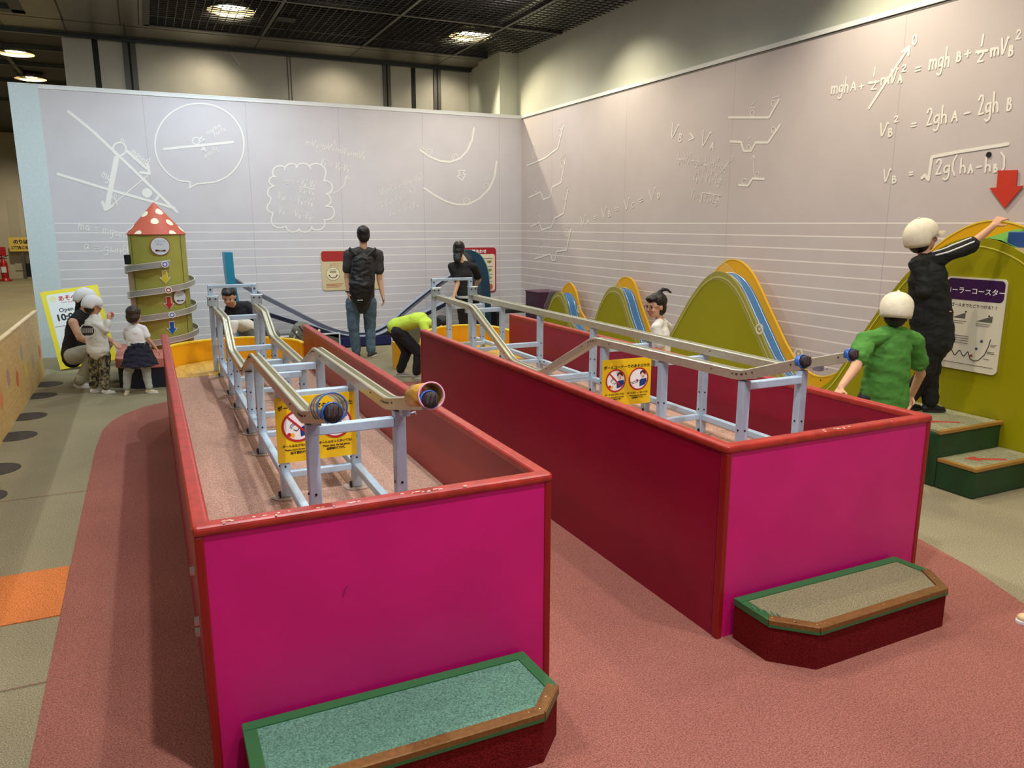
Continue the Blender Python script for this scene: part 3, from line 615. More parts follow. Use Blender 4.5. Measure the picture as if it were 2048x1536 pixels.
# climbing stair at the roller coaster
M_sgreen = mat('dark_green_riser', (22, 62, 30), .5, nscale=9, namp=.10); M_sgrey = carpet('grey_stair_carpet', (158, 156, 122)); M_sand = mat('bronze_edge', (158, 116, 52), .45)
t = thing('climbing_stair', (4.7, 3.2, 0), 'dark green two tread stair with grey carpet treads beside the olive roller coaster', 'stair')
b = B(); bm_box(b, 4.43, 5.045, 2.82, 3.075, 0, .178); obj('lower_step', b, M_sgreen, t, bevel=.012)
b = B(); bm_box(b, 4.43, 5.04, 3.075, 4.0, 0, .352); obj('upper_step', b, M_sgreen, t, bevel=.012)
b = B(); bm_box(b, 4.445, 5.043, 2.835, 3.075, .178, .192); obj('tread', b, M_sgrey, t)
b = B(); bm_box(b, 4.445, 5.04, 3.09, 3.985, .352, .366); obj('tread', b, M_sgrey, t)
for a in ((4.425, 5.045, 2.812, 2.842, .178), (4.425, 4.455, 2.842, 3.07, .178), (4.425, 5.045, 3.066, 3.096, .352)):
    b = B(); bm_box(b, a[0], a[1], a[2], a[3], a[4]-.004, a[4]+.019); obj('edge_nosing', b, M_sand, t, bevel=.003)
M_arr = mat('arrow_tape_red', (190, 70, 56), .6)
def floor_arrow(x, y, z, ang):
    b = B(); R2 = Matrix.Rotation(ang, 3, 'Z')
    pts = [(.13, -.017), (.13, .017), (-.04, .017), (-.04, .05), (-.13, 0), (-.04, -.05), (-.04, -.017)]
    bm_prism(b, [Vector((x, y, z)) + R2 @ Vector((u, v, 0)) for u, v in pts], Vector((0, 0, .001))); obj('direction_arrow', b, M_arr, t)
p = at(1970, 918, Z=.193); floor_arrow(p.x, p.y, .1921, R_(-30)); p = at(1878, 843, Z=.367); floor_arrow(p.x, p.y, .3661, R_(-35))

# ================================================================== TRACK FRAMES
M_alu = mat('brushed_aluminium', (186, 208, 224), .45, metal=.2, nscale=30, namp=.03)
M_chan = mat('anodised_rail', (196, 192, 166), .34, metal=.45, nscale=30, namp=.03)
M_bolt = mat('dark_bolt', (60, 60, 60), .4, metal=.8); M_foot = mat('clear_foot_pad', (170, 150, 130), .4)
TW = .042
def post(t, x, y, z1, z0=None, flange=True):
    z0 = DK+.004 if z0 is None else z0
    b = B(); bm_box(b, x-TW/2, x+TW/2, y-TW/2, y+TW/2, z0, z1); o = obj('post', b, M_alu, t, bevel=.004)
    if flange:
        b = B(); bm_lathe(b, [(.062, 0), (.062, .003)], 24, (x, y, z0-.003)); obj('foot_pad', b, M_foot, o)
        b = B(); bm_bar(b, (x-.03, y-.02, z0+.03), (x-.03, y-.02, z0), .008, .008); bm_lathe(b, [(.006, 0), (.006, .02)], 8, (x-.032, y-.02, z0+.01)); obj('bolt', b, M_bolt, o)
    b = B()
    for z in (z0+.14, z0+.24): bm_lathe(b, [(.005, 0), (.004, .004)], 10, (x-TW/2, y, z), (-1, 0, 0)); bm_lathe(b, [(.005, 0), (.004, .004)], 10, (x, y-TW/2, z), (0, -1, 0))
    obj('bolt', b, M_bolt, o)
    return o
def beam(t, p, q, name='cross_beam', w=.036): b = B(); bm_bar(b, p, q, w, w); return obj(name, b, M_alu, t, bevel=.004)
def rail(t, x, prof, wd=.05, hh=.042):
    """channel section track: floor and two rounded lips, following a (y, z) profile"""
    P = [Vector((0, y, z)) for y, z in prof]
    sec = [(-wd/2, -hh), (wd/2, -hh), (wd/2, 0), (wd/2-.004, .004), (wd/2-.013, .004), (wd/2-.016, -.002), (.008, -.014), (-.008, -.014), (-wd/2+.016, -.002), (-wd/2+.013, .004), (-wd/2+.004, .004), (-wd/2, 0)]
    b = B(); prev = None
    for i, p in enumerate(P):
        d0 = (P[i]-P[i-1]).normalized() if i else None; d1 = (P[i+1]-P[i]).normalized() if i < len(P)-1 else None
        d = ((d0 or d1)+(d1 or d0)).normalized(); up = Vector((0, -d.z, d.y))
        if up.z < 0: up = -up
        k = 1/max(.5, abs(d.dot(d0 or d1)))
        r = [b.verts.new(Vector((x+sx, 0, 0))+p+up*sz*k) for sx, sz in sec]
        if prev:
            for j in range(len(sec)): b.faces.new((prev[j], prev[(j+1) % len(sec)], r[(j+1) % len(sec)], r[j]))
        else: b.faces.new(r)
        prev = r
    b.faces.new(prev[::-1]); o = obj('ball_rail', b, M_chan, t)
    b = B()
    for (y0, z0), (y1, z1) in zip(prof[:-1], prof[1:]):
        for u in (.12, .88): bm_lathe(b, [(.004, 0), (.003, .003)], 8, (x-wd/2, y0+(y1-y0)*u, z0+(z1-z0)*u-.016), (-1, 0, 0))
    obj('bolt', b, M_bolt, o)
    return o
def rz(prof, y):
    for (y0, z0), (y1, z1) in zip(prof[:-1], prof[1:]):
        if min(y0, y1) <= y <= max(y0, y1): return z0+(z1-z0)*(y-y0)/(y1-y0)
    return prof[0][1]
def soften(prof, r=.05):
    out = [prof[0]]
    for a, m, c in zip(prof[:-2], prof[1:-1], prof[2:]):
        a, m, c = Vector(a), Vector(m), Vector(c); p = m+(a-m).normalized()*r; q = m+(c-m).normalized()*r
        for u in (0, .33, .66, 1): v = p*(1-u)**2+m*2*u*(1-u)+q*u*u; out.append(tuple(v))
    out.append(prof[-1]); return out
def gate(t, x0, x1, y, z):
    for x in (x0, x1):
        b = B(); bm_box(b, x-.019, x+.019, y-.019, y+.019, DK+.004, z); obj('gate_post', b, M_alu, t, bevel=.003)
        b = B(); bm_box(b, x-.032, x+.05, y-.06, y-.02, z-.165, z-.09); bm_box(b, x-.04, x+.058, y-.065, y-.02, z-.09, z-.08); o = obj('clamp', b, mat('zinc_clamp', (190, 206, 212), .3, metal=.7), t, bevel=.004)
        b = B()
        for dx in (-.012, .03): bm_lathe(b, [(.007, 0), (.006, .008)], 10, (x+dx, y-.06, z-.105), (0, -1, 0))
        bm_lathe(b, [(.007, 0), (.006, .008)], 10, (x, y-.02, z-.035), (0, -1, 0)); obj('bolt', b, M_bolt, o)
    beam(t, (x0-.019, y, z-.012), (x1+.019, y, z-.012), 'gate_bar', .026)
def frame(label, xl, xr, pl, pr_, ylist_l, ylist_r, yg, gx, gz, beams, front):
    t = thing('ball_track_frame', ((xl+xr)/2, front, DK), label, 'ball track')
    for x, prof, ys in ((xl, pl, ylist_l), (xr, pr_, ylist_r)):
        rail(t, x, soften(prof))
        for y in ys: post(t, x, y, rz(prof, y)-.046)
        beam(t, (x, front+TW/2, DK+.10), (x, yg, DK+.10), 'lower_rail', .034)
    for y in beams: z = min(rz(pl, y), rz(pr_, y))-.07; beam(t, (xl+TW/2, y, z), (xr-TW/2, y, z))
    for y in beams: beam(t, (xl+TW/2, y, DK+.10), (xr-TW/2, y, DK+.10), 'lower_rail', .03)
    gate(t, gx[0], gx[1], yg, gz)
    return t
PL1 = [(6.56, 1.0), (5.72, 1.005), (5.40, .825), (4.66, .82), (4.19, .985), (2.70, 1.0), (2.28, 1.10)]
PR1 = [(6.56, 1.01), (6.10, 1.003), (5.75, .86), (4.54, .85), (4.12, 1.003), (2.73, 1.01), (2.30, 1.105)]
f1 = frame('silver tube frame with two zigzag ball rails inside the left pen', .47, .785, PL1, PR1,
    [2.64, 3.335, 4.06, 4.5, 5.2, 5.65, 6.35], [2.64, 3.34, 4.06, 4.6, 5.2, 5.72, 6.35], 6.60, (.44, .775), 1.17, [2.64, 3.34, 4.06, 4.5, 5.2, 5.65, 6.35], 2.64)
PL2 = [(6.78, 1.0), (5.92, .985), (5.12, .65), (4.68, .64), (3.97, .975), (2.67, .99), (2.33, 1.10)]
PR2 = [(6.8, .985), (2.80, .975), (2.41, 1.09)]
f2 = frame('silver tube frame with one level and one dipping ball rail inside the right pen', 2.43, 2.80, PL2, PR2,
    [2.66, 3.28, 3.86, 4.66, 5.92, 6.5], [2.68, 3.40, 3.95, 4.6, 5.42, 6.15, 6.6], 6.82, (2.40, 2.77), 1.15, [2.67, 3.40, 3.92, 4.62, 5.42, 6.15, 6.5], 2.66)
for t_, x, prof in ((f1, .47, PL1), (f1, .785, PR1), (f2, 2.43, PL2), (f2, 2.80, PR2)):
    b = B(); y = 2.60; bm_box(b, x-.008, x+.022, y-.03, y+.01, .975, 1.005); bm_tube(b, [(x+.02, y-.03, .985), (x+.04, y-.035, .99), (x+.043, y-.03, .98)], .003, 6); obj('chute_bracket', b, M_alu, t_, bevel=.002)
# cups at the chute ends
M_clear = mat('clear_tube', (214, 222, 226), .08, trans=.92, alpha=.55, spec=.5); M_blue_t = mat('blue_tape', (40, 90, 170), .4)
def pipe(bm, p, q, r, th=.004, seg=36):
    p, q = Vector(p), Vector(q); d = (q-p); L = d.length
    bm_lathe(bm, [(r-th, 0), (r, 0), (r, L), (r-th, L), (r-th, 0)], seg, p, d, cap=False)
dirn = Vector((0, -.42, .10)).normalized()
# clear cup on left rail
c0 = Vector((.478, 2.465, 1.060))
t = thing('clear_plastic_cup', c0, 'clear plastic cup with blue rim taped over the end of the leftmost ball rail', 'cup')
b = B(); pipe(b, c0, c0+dirn*.155, .046, .003); obj('cup_wall', b, M_clear, t, smooth=True)
b = B(); pipe(b, c0+dirn*.152, c0+dirn*.16, .048, .004); obj('cup_rim', b, M_blue_t, t, smooth=True)
for k, s in enumerate((.045, .09)):
    b = B(); pipe(b, c0+dirn*s, c0+dirn*(s+.004), .0475, .002); obj('cup_band', b, mat('smoke_band', (60, 66, 74), .3), t, smooth=True)
M_wgrain = wood('wood_print', (232, 180, 62), (176, 116, 30), (14, 2, 14))
c1 = Vector((.79, 2.435, 1.074))
t = thing('wood_print_cup', c1, 'yellow wood print tube with pink rim on the left pen', 'cup')
b = B(); pipe(b, c1, c1+dirn*.15, .044, .003); obj('cup_wall', b, M_wgrain, t, smooth=True)
b = B(); pipe(b, c1+dirn*.147, c1+dirn*.156, .0455, .005); obj('cup_rim', b, mat('pink_rim', (226, 160, 178), .5), t, smooth=True)
M_cushion = mat('dark_foam', (44, 34, 34), .7, nscale=60, namp=.3); M_bluewrap = mat('blue_wrap', (52, 104, 186), .25, nscale=40, namp=.2)
def end_plug(c, label, r=.020, wrapped=True):
    t = thing('rail_end_plug', c, label, 'cap')
    b = B(); bm_lathe(b, [(r*.9, 0), (r, .004), (r, .036), (r*.92, .04)], 20, c, dirn); obj('foam_plug', b, M_cushion, t, smooth=True)
    b = B()
    for k in (-.6, 0, .6): bm_bar(b, Vector(c)+dirn*.041+Vector((k*r, 0, r*.75)), Vector(c)+dirn*.041+Vector((k*r, 0, -r*.75)), .004, .003)
    obj('foam_ridge', b, mat('foam_ridge', (92, 66, 60), .6), t)
    if wrapped: b = B(); pipe(b, Vector(c)-dirn*.004, Vector(c)+dirn*.02, r*1.22, .004, 20); obj('blue_collar', b, M_bluewrap, t, smooth=True)
end_plug(Vector((.47, 2.288, 1.086)), 'dark ridged plug at the end of the leftmost ball rail', .027)
end_plug(Vector((.785, 2.308, 1.091)), 'dark ridged plug inside the wood print cup', .026)
end_plug(Vector((2.43, 2.338, 1.086)), 'dark ridged plug with blue collar on the left rail of the right pen', .024)
end_plug(Vector((2.80, 2.418, 1.076)), 'blue wrapped plug on the right rail of the right pen', .023)

# ================================================================== YELLOW RULE SIGNS
M_sy = mat('sign_yellow', (248, 204, 24), .35, nscale=4, namp=.02); M_skin_p = mat('print_skin', (250, 214, 196), .5); M_hair_p = mat('print_hair', (84, 34, 30), .5); M_blue_p = mat('print_blue', (24, 60, 132), .5)
def rule_sign(fr, wd, ht, label):
    t = thing('rule_sign', fr.o, label, 'sign')
    b = B(); flat_poly(b, fr, [(0, 0), (wd, 0), (wd, ht), (0, ht)], -.004, .004); obj('sign_board', b, M_sy, t)
    k = wd/.385
    text('ボールコーナーでのあそびかた', fr, wd/2, ht-.062*k, .026*k, M_ink, t, 'title', 'CENTER', bold=.03)
    for i, cx in enumerate((wd*.27, wd*.74)):
        cy = ht*.55; r = .078*k
        b = B(); flat_poly(b, fr, circ(cx, cy, r*.95), .0008, .0004); obj('picture_disc', b, M_white, t)
        b = B(); hx, hy = cx+r*.42, cy+r*.36
        # child: body, face, hair
        flat_poly(b, fr, [(cx+r*.12, cy-r*.70), (cx+r*.62, cy-r*.58), (cx+r*.84, cy-r*.3), (cx+r*.8, cy+.0), (cx+r*.3, cy-r*.02), (cx+r*.1, cy-r*.15)], .0014, .0004); obj('picture_body', b, M_blue_p, t)
        b = B(); flat_poly(b, fr, circ(hx, hy-.004, r*.26), .0019, .0004); obj('picture_face', b, M_skin_p, t)
        b = B(); flat_poly(b, fr, [(hx-r*.3, hy+r*.0), (hx-r*.27, hy+r*.26), (hx-r*.02, hy+r*.4), (hx+r*.26, hy+r*.28), (hx+r*.3, hy-r*.05), (hx+r*.16, hy+r*.02), (hx-r*.05, hy+r*.2), (hx-r*.18, hy+r*.05)], .0023, .0004); obj('picture_hair', b, M_hair_p, t)
        b = B()
        for dx in (-.1, .06): flat_poly(b, fr, circ(hx+r*dx, hy-r*.06, r*.03, 8), .0026, .0003)
        if i == 0: flat_poly(b, fr, circ(hx+r*.02, hy-r*.18, r*.045, 8), .0026, .0003)
        else: fstroke(b, fr, arc(hx, hy-r*.12, r*.09, 200, 340, 6), r*.03, .0026)
        obj('picture_features', b, M_ink, t)
        b = B()
        if i == 0:
            fstroke(b, fr, arc(cx-r*.2, cy-r*.1, r*.2, 60, 190, 8), r*.035, .0015); fstroke(b, fr, arc(cx-r*.2, cy-r*.1, r*.3, 70, 180, 8), r*.035, .0015); fstroke(b, fr, [(cx-r*.3, cy-r*.2), (cx-r*.1, cy-r*.3), (cx+r*.05, cy-r*.15)], r*.04, .0015)
        else:
            fstroke(b, fr, [(cx-r*.75, cy-r*.3), (cx, cy-r*.12)], r*.04, .0015); fstroke(b, fr, [(cx-r*.65, cy-r*.42), (cx-r*.05, cy-r*.27), (cx-r*.05, cy-r*.12)], r*.04, .0015)
        obj('picture_lines', b, M_ink, t)
        b = B(); ring_poly(b, fr, cx, cy, r*.88, r, .0028)
        if i == 0:
            flat_poly(b, fr, circ(cx-r*.58, cy-r*.5, r*.12, 14), .0028); d = r*.65; fstroke(b, fr, [(cx-d, cy+d), (cx+d*.75, cy-d*.75)], r*.12, .003)
        obj('prohibition_ring', b, M_red, t)
        if i == 1: b = B(); flat_poly(b, fr, circ(cx-r*.16, cy-r*.12, r*.1, 14), .0028); obj('picture_ball', b, M_red, t)
    b = B(); sx, sy = wd*.27-.03*k, ht*.55-.045*k
    flat_poly(b, fr, [(sx+.018*k*(1 if j % 2 else .45)*math.cos(j*math.pi/8), sy+.018*k*(1 if j % 2 else .45)*math.sin(j*math.pi/8)) for j in range(16)], .0013); obj('picture_burst', b, mat('print_orange', (250, 190, 60), .5), t)
    for cx, l in ((wd*.27, ("ボールはなげないでね！", "Please don't throw the ball.", "請不要扔球喔")), (wd*.74, ("ボールはそっとおいてね！", "Please place the ball gently.", "請輕輕放下球。"))):
        for j, s in enumerate(l): text(s, fr, cx, ht*(.235-.055*j), (.0145, .0125, .0145)[j]*k, M_ink, t, 'caption', 'CENTER', bold=.03)
    return t
# first sign: wired to the second pair of posts of the left track frame
tl, tr, bl = at(553, 810, Y=3.30), at(711, 793, Y=3.30), at(560, 935, Y=3.30)
fr = Frame((.4395, 3.307, .633), (1, 0, 0), (0, 0, 1)); rule_sign(fr, .345, .29, 'yellow ball rules sign fixed to posts inside the left pen')
fr = Frame((2.392, 3.82, .572), (1, -.02, -.005), (0, 0, 1)); rule_sign(fr, .345, .285, 'yellow ball rules sign fixed to posts inside the right pen')
# ================================================================== ROLLER COASTER on the right wall
M_olive = mat('olive_panel', (152, 146, 10), .35, spec=.4, nscale=3, namp=.02); M_oliveedge = mat('lime_edge', (206, 200, 60), .4)
M_cy = mat('coaster_yellow', (236, 172, 10), .4, nscale=3, namp=.02); M_cb = mat('coaster_blue', (66, 122, 178), .35); M_cg = mat('coaster_green', (84, 150, 50), .45)
def catmull(P, n=8):
    P = [Vector(p) for p in P]; out = []
    for i in range(len(P)-1):
        a, b_, c, d = P[max(i-1, 0)], P[i], P[i+1], P[min(i+2, len(P)-1)]
        for k in range(n): u = k/n; out.append(.5*((2*b_)+(c-a)*u+(2*a-5*b_+4*c-d)*u*u+(3*b_-a-3*c+d)*u**3))
    out.append(P[-1]); return out
prof = [(9.72, .34), (9.57, .44), (9.40, .66), (9.22, .745), (9.05, .64), (8.90, .38), (8.62, .25), (8.36, .36), (8.14, .70), (7.98, .87), (7.82, .91), (7.66, .84), (7.46, .53), (7.22, .25), (7.0, .24), (6.72, .48), (6.42, .88),
        (6.16, 1.13), (5.94, 1.195), (5.70, 1.08), (5.42, .74), (5.17, .43), (4.96, .27), (4.74, .245), (4.50, .40), (4.2, .88), (3.92, 1.28), (3.66, 1.49), (3.40, 1.56), (3.10, 1.47), (2.85, 1.25), (2.6, .95)]
OC = catmull([(y, z, 0) for y, z in prof], 5)
t = thing('roller_coaster_exhibit', (5.1, 6, 0), 'olive and yellow hilly ball roller coaster panel along the right wall', 'exhibit')
def strip_sheet(name, pts, zbot, th, m, parent):
    b = B(); prev = None
    for p in pts:
        r = [b.verts.new(v) for v in (p, Vector((p.x, p.y, zbot)), Vector((p.x+th, p.y, zbot)), Vector((p.x+th, p.y, p.z)))]
        if prev:
            for k in range(4): b.faces.new((prev[k], prev[(k+1) % 4], r[(k+1) % 4], r[k]))
        else: b.faces.new(r)
        prev = r
    b.faces.new(prev[::-1]); return obj(name, b, m, parent)
def sheet_x(name, x0, x1, dz, zbot, m, y_shift=0, scale=1.0, parent=t, inset=0):
    b = B(); pts = [Vector((x0, p.x+y_shift, max(zbot+.02, p.y*scale+dz))) for p in OC]
    pts = [pts[0]*1]+pts[1:]; poly = [Vector((x0, pts[0].y, zbot))]+pts+[Vector((x0, pts[-1].y, zbot))]
    bm_prism(b, poly, Vector((x1-x0, 0, 0))); b.free(); return strip_sheet(name, pts, zbot, x1-x0, m, parent)
sheet_x('front_panel', 5.05, 5.07, 0, 0, M_olive)
sheet_x('back_panel', 5.215, 5.235, .115, 0, M_cy)
# blue running surface between the two sheets
b = B(); prev = None
for p in OC:
    r = [b.verts.new((x, p.x, z)) for x, z in ((5.07, p.y-.045), (5.215, p.y-.045), (5.215, p.y-.02), (5.155, p.y-.026), (5.13, p.y-.026), (5.07, p.y-.02))]
    if prev:
        for k in range(6): b.faces.new((prev[k], prev[(k+1) % 6], r[(k+1) % 6], r[k]))
    else: b.faces.new(r)
    prev = r
b.faces.new(prev[::-1]); obj('running_surface', b, M_cb, t)
b = B(); bm_tube(b, [(5.10, p.x, p.y-.016) for p in OC], .004, 6); bm_tube(b, [(5.19, p.x, p.y-.016) for p in OC], .004, 6); obj('guide_wire', b, mat('silver_wire', (190, 196, 200), .3, metal=.8), t)
b = B(); stroke(b, [Vector((5.048, p.x, max(.05, p.y-.055))) for p in OC], .008, NR); obj('panel_groove', b, mat('groove_yellow', (222, 214, 90), .4), t)
b = B(); stroke(b, [Vector((5.213, p.x, p.y+.112)) for p in OC], .010, NR); obj('panel_edge', b, mat('edge_pale_yellow', (250, 214, 80), .4), t)
M_acr = mat('acrylic_sheet', (236, 236, 226), .05, alpha=.10, spec=.6)
HILLS = [(9.62, 8.72), (8.55, 7.25), (7.05, 4.85)]
for y1, y0 in HILLS:
    pts = [p for p in OC if y0 <= p.x <= y1]; b = B()
    poly = [Vector((5.02, p.x, p.y+.10)) for p in pts]+[Vector((5.02, p.x, p.y-.08)) for p in pts[::-1]]
    a = [b.verts.new(v) for v in poly]; n = len(pts)
    for i in range(n-1): b.faces.new((a[i], a[i+1], a[2*n-2-i], a[2*n-1-i]))
    bmesh.ops.solidify(b, geom=b.faces[:], thickness=.004); obj('acrylic_guard', b, M_acr, t)
    b = B(); stroke(b, [v+Vector((-.001, 0, 0)) for v in poly[:n]], .003, NR); obj('acrylic_edge', b, mat('acrylic_edge', (216, 214, 196), .3), t)
for px, py in ((1597, 708), (1519, 658), (1158, 618)): b = B(); p = at(px, py, X=5.015); ring = [(.035, 0), (.05, .0), (.05, .004), (.035, .004), (.035, 0)]; bm_lathe(b, ring, 24, p, NR, cap=False); bm_lathe(b, [(.012, 0), (.012, .004)], 12, p, NR); obj('finger_hole', b, mat('hole_ring', (222, 216, 190), .3), t)
# launch end: green wedge and blue cover near the summit
b = B(); q = [at(*v, X=5.21) for v in ((1972, 478), (2030, 460), (2047, 459))]+[at(2047, 503, X=5.08), at(2005, 482, X=5.08), at(1975, 477, X=5.08)]
bm_prism(b, q, Vector((-.01, 0, .004))); obj('launch_wedge', b, M_cg, t)
b = B(); bm_box(b, 5.075, 5.21, 2.9, 3.22, 1.50, 1.60); obj('launch_cover', b, mat('cover_blue', (46, 84, 150), .4), t, bevel=.006)
b = B(); bm_box(b, 5.06, 5.10, 2.9, 3.20, 1.44, 1.50); obj('launch_shelf', b, mat('shelf_beige', (206, 190, 150), .5), t)
b = B()
for y in (4.62, 4.1, 3.3, 6.9, 5.3, 8.4): bm_lathe(b, [(.007, 0), (.005, .004)], 8, (5.05, y, .36), NR)
obj('bolt', b, M_bolt, t)
tag_m = mat('purple_plum', (66, 34, 62), .45)
t = thing('track_start_box', (5.1, 9.95, 0), 'dark purple box at the far end of the roller coaster near the wall corner', 'box')
b = B(); bm_box(b, 5.0, 5.36, 9.74, 10.15, 0, .68); obj('box_body', b, tag_m, t, bevel=.008)
b = B(); bm_box(b, 4.99, 5.365, 9.735, 10.155, .68, .70); obj('box_lid', b, mat('plum_lid', (92, 54, 84), .4), t, bevel=.004)
t = thing('equipment_bench', (4.9, 10.35, 0), 'low dark bench in the corner behind the purple box', 'bench')
b = B(); bm_box(b, 4.55, 5.32, 10.2, 10.62, .36, .42); obj('bench_top', b, M_dark, t, bevel=.004)
for x in (4.58, 5.24):
    b = B(); bm_box(b, x, x+.05, 10.24, 10.58, 0, .36); obj('bench_leg', b, M_dark, t)
# explanation board
fr = Frame((5.049, 3.585, .66), (0, -1, 0), (0, 0, 1))
t = thing('coaster_board', fr.o, 'white rounded information board with purple header on the olive coaster panel', 'sign')
bw, bh = .43, .635
M_bo = mat('board_cream', (224, 218, 196), .4); M_pur = mat('print_purple', (60, 22, 74), .4); M_gy = mat('print_grey', (96, 92, 84), .5)
b = B(); flat_poly(b, fr, rrect(0, 0, bw, bh, .035), .002, .008); obj('board', b, M_bo, t)
b = B(); flat_poly(b, fr, rrect(.012, bh-.155, bw-.012, bh-.012, .03), .0105, .0006); obj('header', b, M_pur, t)
text('ローラーコースター', fr, bw/2, bh-.108, .047, M_white, t, 'header_lettering', 'CENTER', .0115, bold=.01)
text('ゴールまでたどりつける？？', fr, bw/2+.01, bh-.20, .026, M_ink, t, 'lettering', 'CENTER', .0105, bold=.02)
b = B(); flat_poly(b, fr, [(.08, .355), (.17, .355), (.17, .395)], .0105); flat_poly(b, fr, [(.25, .345), (.36, .345), (.36, .39)], .0105); obj('slope_picture', b, M_gy, t)
b = B()
for x, y in ((.17, .402), (.335, .388)): flat_poly(b, fr, circ(x, y, .006, 10), .0105)
fstroke(b, fr, [(.03+.19*k/30, .115+.018*math.cos(k*.62)) for k in range(31)]+[(.24, .085), (.27, .075), (.30, .085), (.335, .125), (.355, .18), (.365, .235)], .005, .0105); obj('track_picture', b, M_ink, t)
b = B()
for x, y in ((.305, .215), (.275, .160)): flat_poly(b, fr, circ(x, y, .010, 12), .0105)
obj('ball_picture', b, mat('print_slate', (70, 86, 110), .5), t)
b = B(); flat_poly(b, fr, circ(.245, .108, .010, 12), .0105); obj('ball_picture', b, mat('print_rust', (150, 70, 50), .5), t)
b = B()
for i in range(5): fstroke(b, fr, [(.05, .235-i*.016), (.05+(.16 if i < 4 else .05), .235-i*.016)], .0035, .0105)
for x, y, l in ((.07, .335, .11), (.07, .322, .09), (.25, .33, .10), (.25, .317, .09), (.37, .20, .04), (.37, .19, .03), (.35, .15, .05), (.35, .14, .05), (.33, .10, .04), (.03, .045, .37)): fstroke(b, fr, [(x, y), (x+l, y)], .0032, .0105)
obj('fine_print', b, M_gy, t)

# ================================================================== SPIRAL TOWER
TX, TY, TR, TZ = .125, 9.45, .29, 1.535
M_tow = mat('tower_olive', (176, 172, 78), .5, nscale=8, namp=.03); M_cone = mat('cone_red', (200, 92, 66), .6); M_dot = mat('dot_cream', (250, 238, 206), .6)
t = thing('spiral_ball_tower', (TX, TY, 0), 'olive spiral ball tower with a red cone roof with cream polka dots', 'exhibit')
b = B(); bm_lathe(b, [(TR, .312), (TR, TZ)], 48, (TX, TY, 0)); obj('tower_drum', b, M_tow, t, smooth=True).modifiers.new('edge', 'EDGE_SPLIT')
b = B(); CH = .345; bm_lathe(b, [(TR+.012, TZ), (TR+.012, TZ+.006), (.004, TZ+CH)], 64, (TX, TY, 0)); obj('cone_roof', b, M_cone, t, smooth=True).modifiers.new('edge', 'EDGE_SPLIT')
def cone_pt(a, s, off=.002):
    r = (TR+.012)*(1-s); return Vector((TX+(r+off)*math.cos(a), TY+(r+off)*math.sin(a), TZ+.006+(CH-.006)*s+off*.7))
for a0, s0 in ((-93, .40), (-60, .70), (-45, .36), (-148, .62), (-128, .02), (-58, .02), (-170, .2), (-15, .15), (20, .5), (60, .2), (100, .5), (140, .2)):
    a0 = R_(a0); r = (TR+.012)*(1-s0)
    pts = []
    for k in range(20):
        th = k*2*math.pi/20; ds = .042/.45*math.sin(th)*1.0; da = .040*math.cos(th)/max(.04, r); s = max(0.0, s0+ds); pts.append(cone_pt(a0+da, s, .003))
    b = B(); b.faces.new([b.verts.new(p) for p in pts]); bmesh.ops.triangulate(b, faces=b.faces[:]); bmesh.ops.solidify(b, geom=b.faces[:], thickness=.0015); obj('roof_dot', b, M_dot, t)
b = B()
for a in (-152, -38, 20, 80, 140):
    a = R_(a); bm_box(b, TX+(TR+.0005)*math.cos(a)-.003, TX+(TR+.0005)*math.cos(a)+.003, TY+(TR+.0005)*math.sin(a)-.003, TY+(TR+.0005)*math.sin(a)+.003, .312, TZ-.001)
obj('drum_seam', b, mat('seam_dark', (84, 84, 24), .6), t)
# helix chute: starts front centre near the top and winds down around the drum
M_chute = mat('chute_metal', (192, 190, 182), .35, metal=.4); M_chedge = mat('chute_edge', (232, 228, 206), .4)
def helix(r0, r1, z_off0, z_off1, m, name):
    b = B(); prev = None; N = 260; turns = 3.15; ztop, drop = 1.215, .275
    for i in range(N+1):
        a = -2*math.pi*turns*i/N + R_(-72); z = ztop - drop*turns*i/N; f = min(1, i/14)
        r_in, r_out = TR+.002+(r0), TR+.002+(r1)*(.3+.7*f)
        c, s = math.cos(a), math.sin(a)
        q = [b.verts.new((TX+r*c, TY+r*s, z+zz)) for r, zz in ((r_in, z_off0), (r_out, z_off0), (r_out, z_off1), (r_in, z_off1))]
        if prev:
            for k in range(4): b.faces.new((prev[k], prev[(k+1) % 4], q[(k+1) % 4], q[k]))
        else: b.faces.new(q)
        prev = q
    b.faces.new(prev[::-1]); return obj(name, b, m, t, smooth=False)
helix(0, .058, -.003, .002, M_chute, 'chute_floor'); helix(.056, .0585, -.006, .050, M_chute, 'chute_wall'); helix(.0545, .0605, .050, .056, M_chedge, 'chute_edge'); helix(.0545, .0605, -.011, -.004, M_chedge, 'chute_edge')
def on_drum(ang, z, off=.003): a = R_(ang); return Vector((TX+(TR+off)*math.cos(a), TY+(TR+off)*math.sin(a), z))
def drum_frame(ang, z, off=.003): a = R_(ang); return Frame(on_drum(ang, z, off), (-math.sin(a), math.cos(a), 0), (0, 0, 1))
for ang, z, c, o_ in ((-82, 1.065, (240, 214, 40), .0), (-79, .785, (200, 50, 44), 0), (-77, .51, (24, 96, 176), 0)):
    fr = drum_frame(ang, z, .004); sh = [(-.022, .085), (.022, .085), (.022, .015), (.045, .015), (0, -.05), (-.045, .015), (-.022, .015)]
    b = B(); flat_poly(b, fr, [(x*1.3, y*1.1+.002) for x, y in sh], 0, .001); obj('arrow_outline', b, M_white, t)
    b = B(); flat_poly(b, fr, sh, .002, .001); obj('down_arrow', b, mat('arrow_%d' % c[0], c, .5), t)
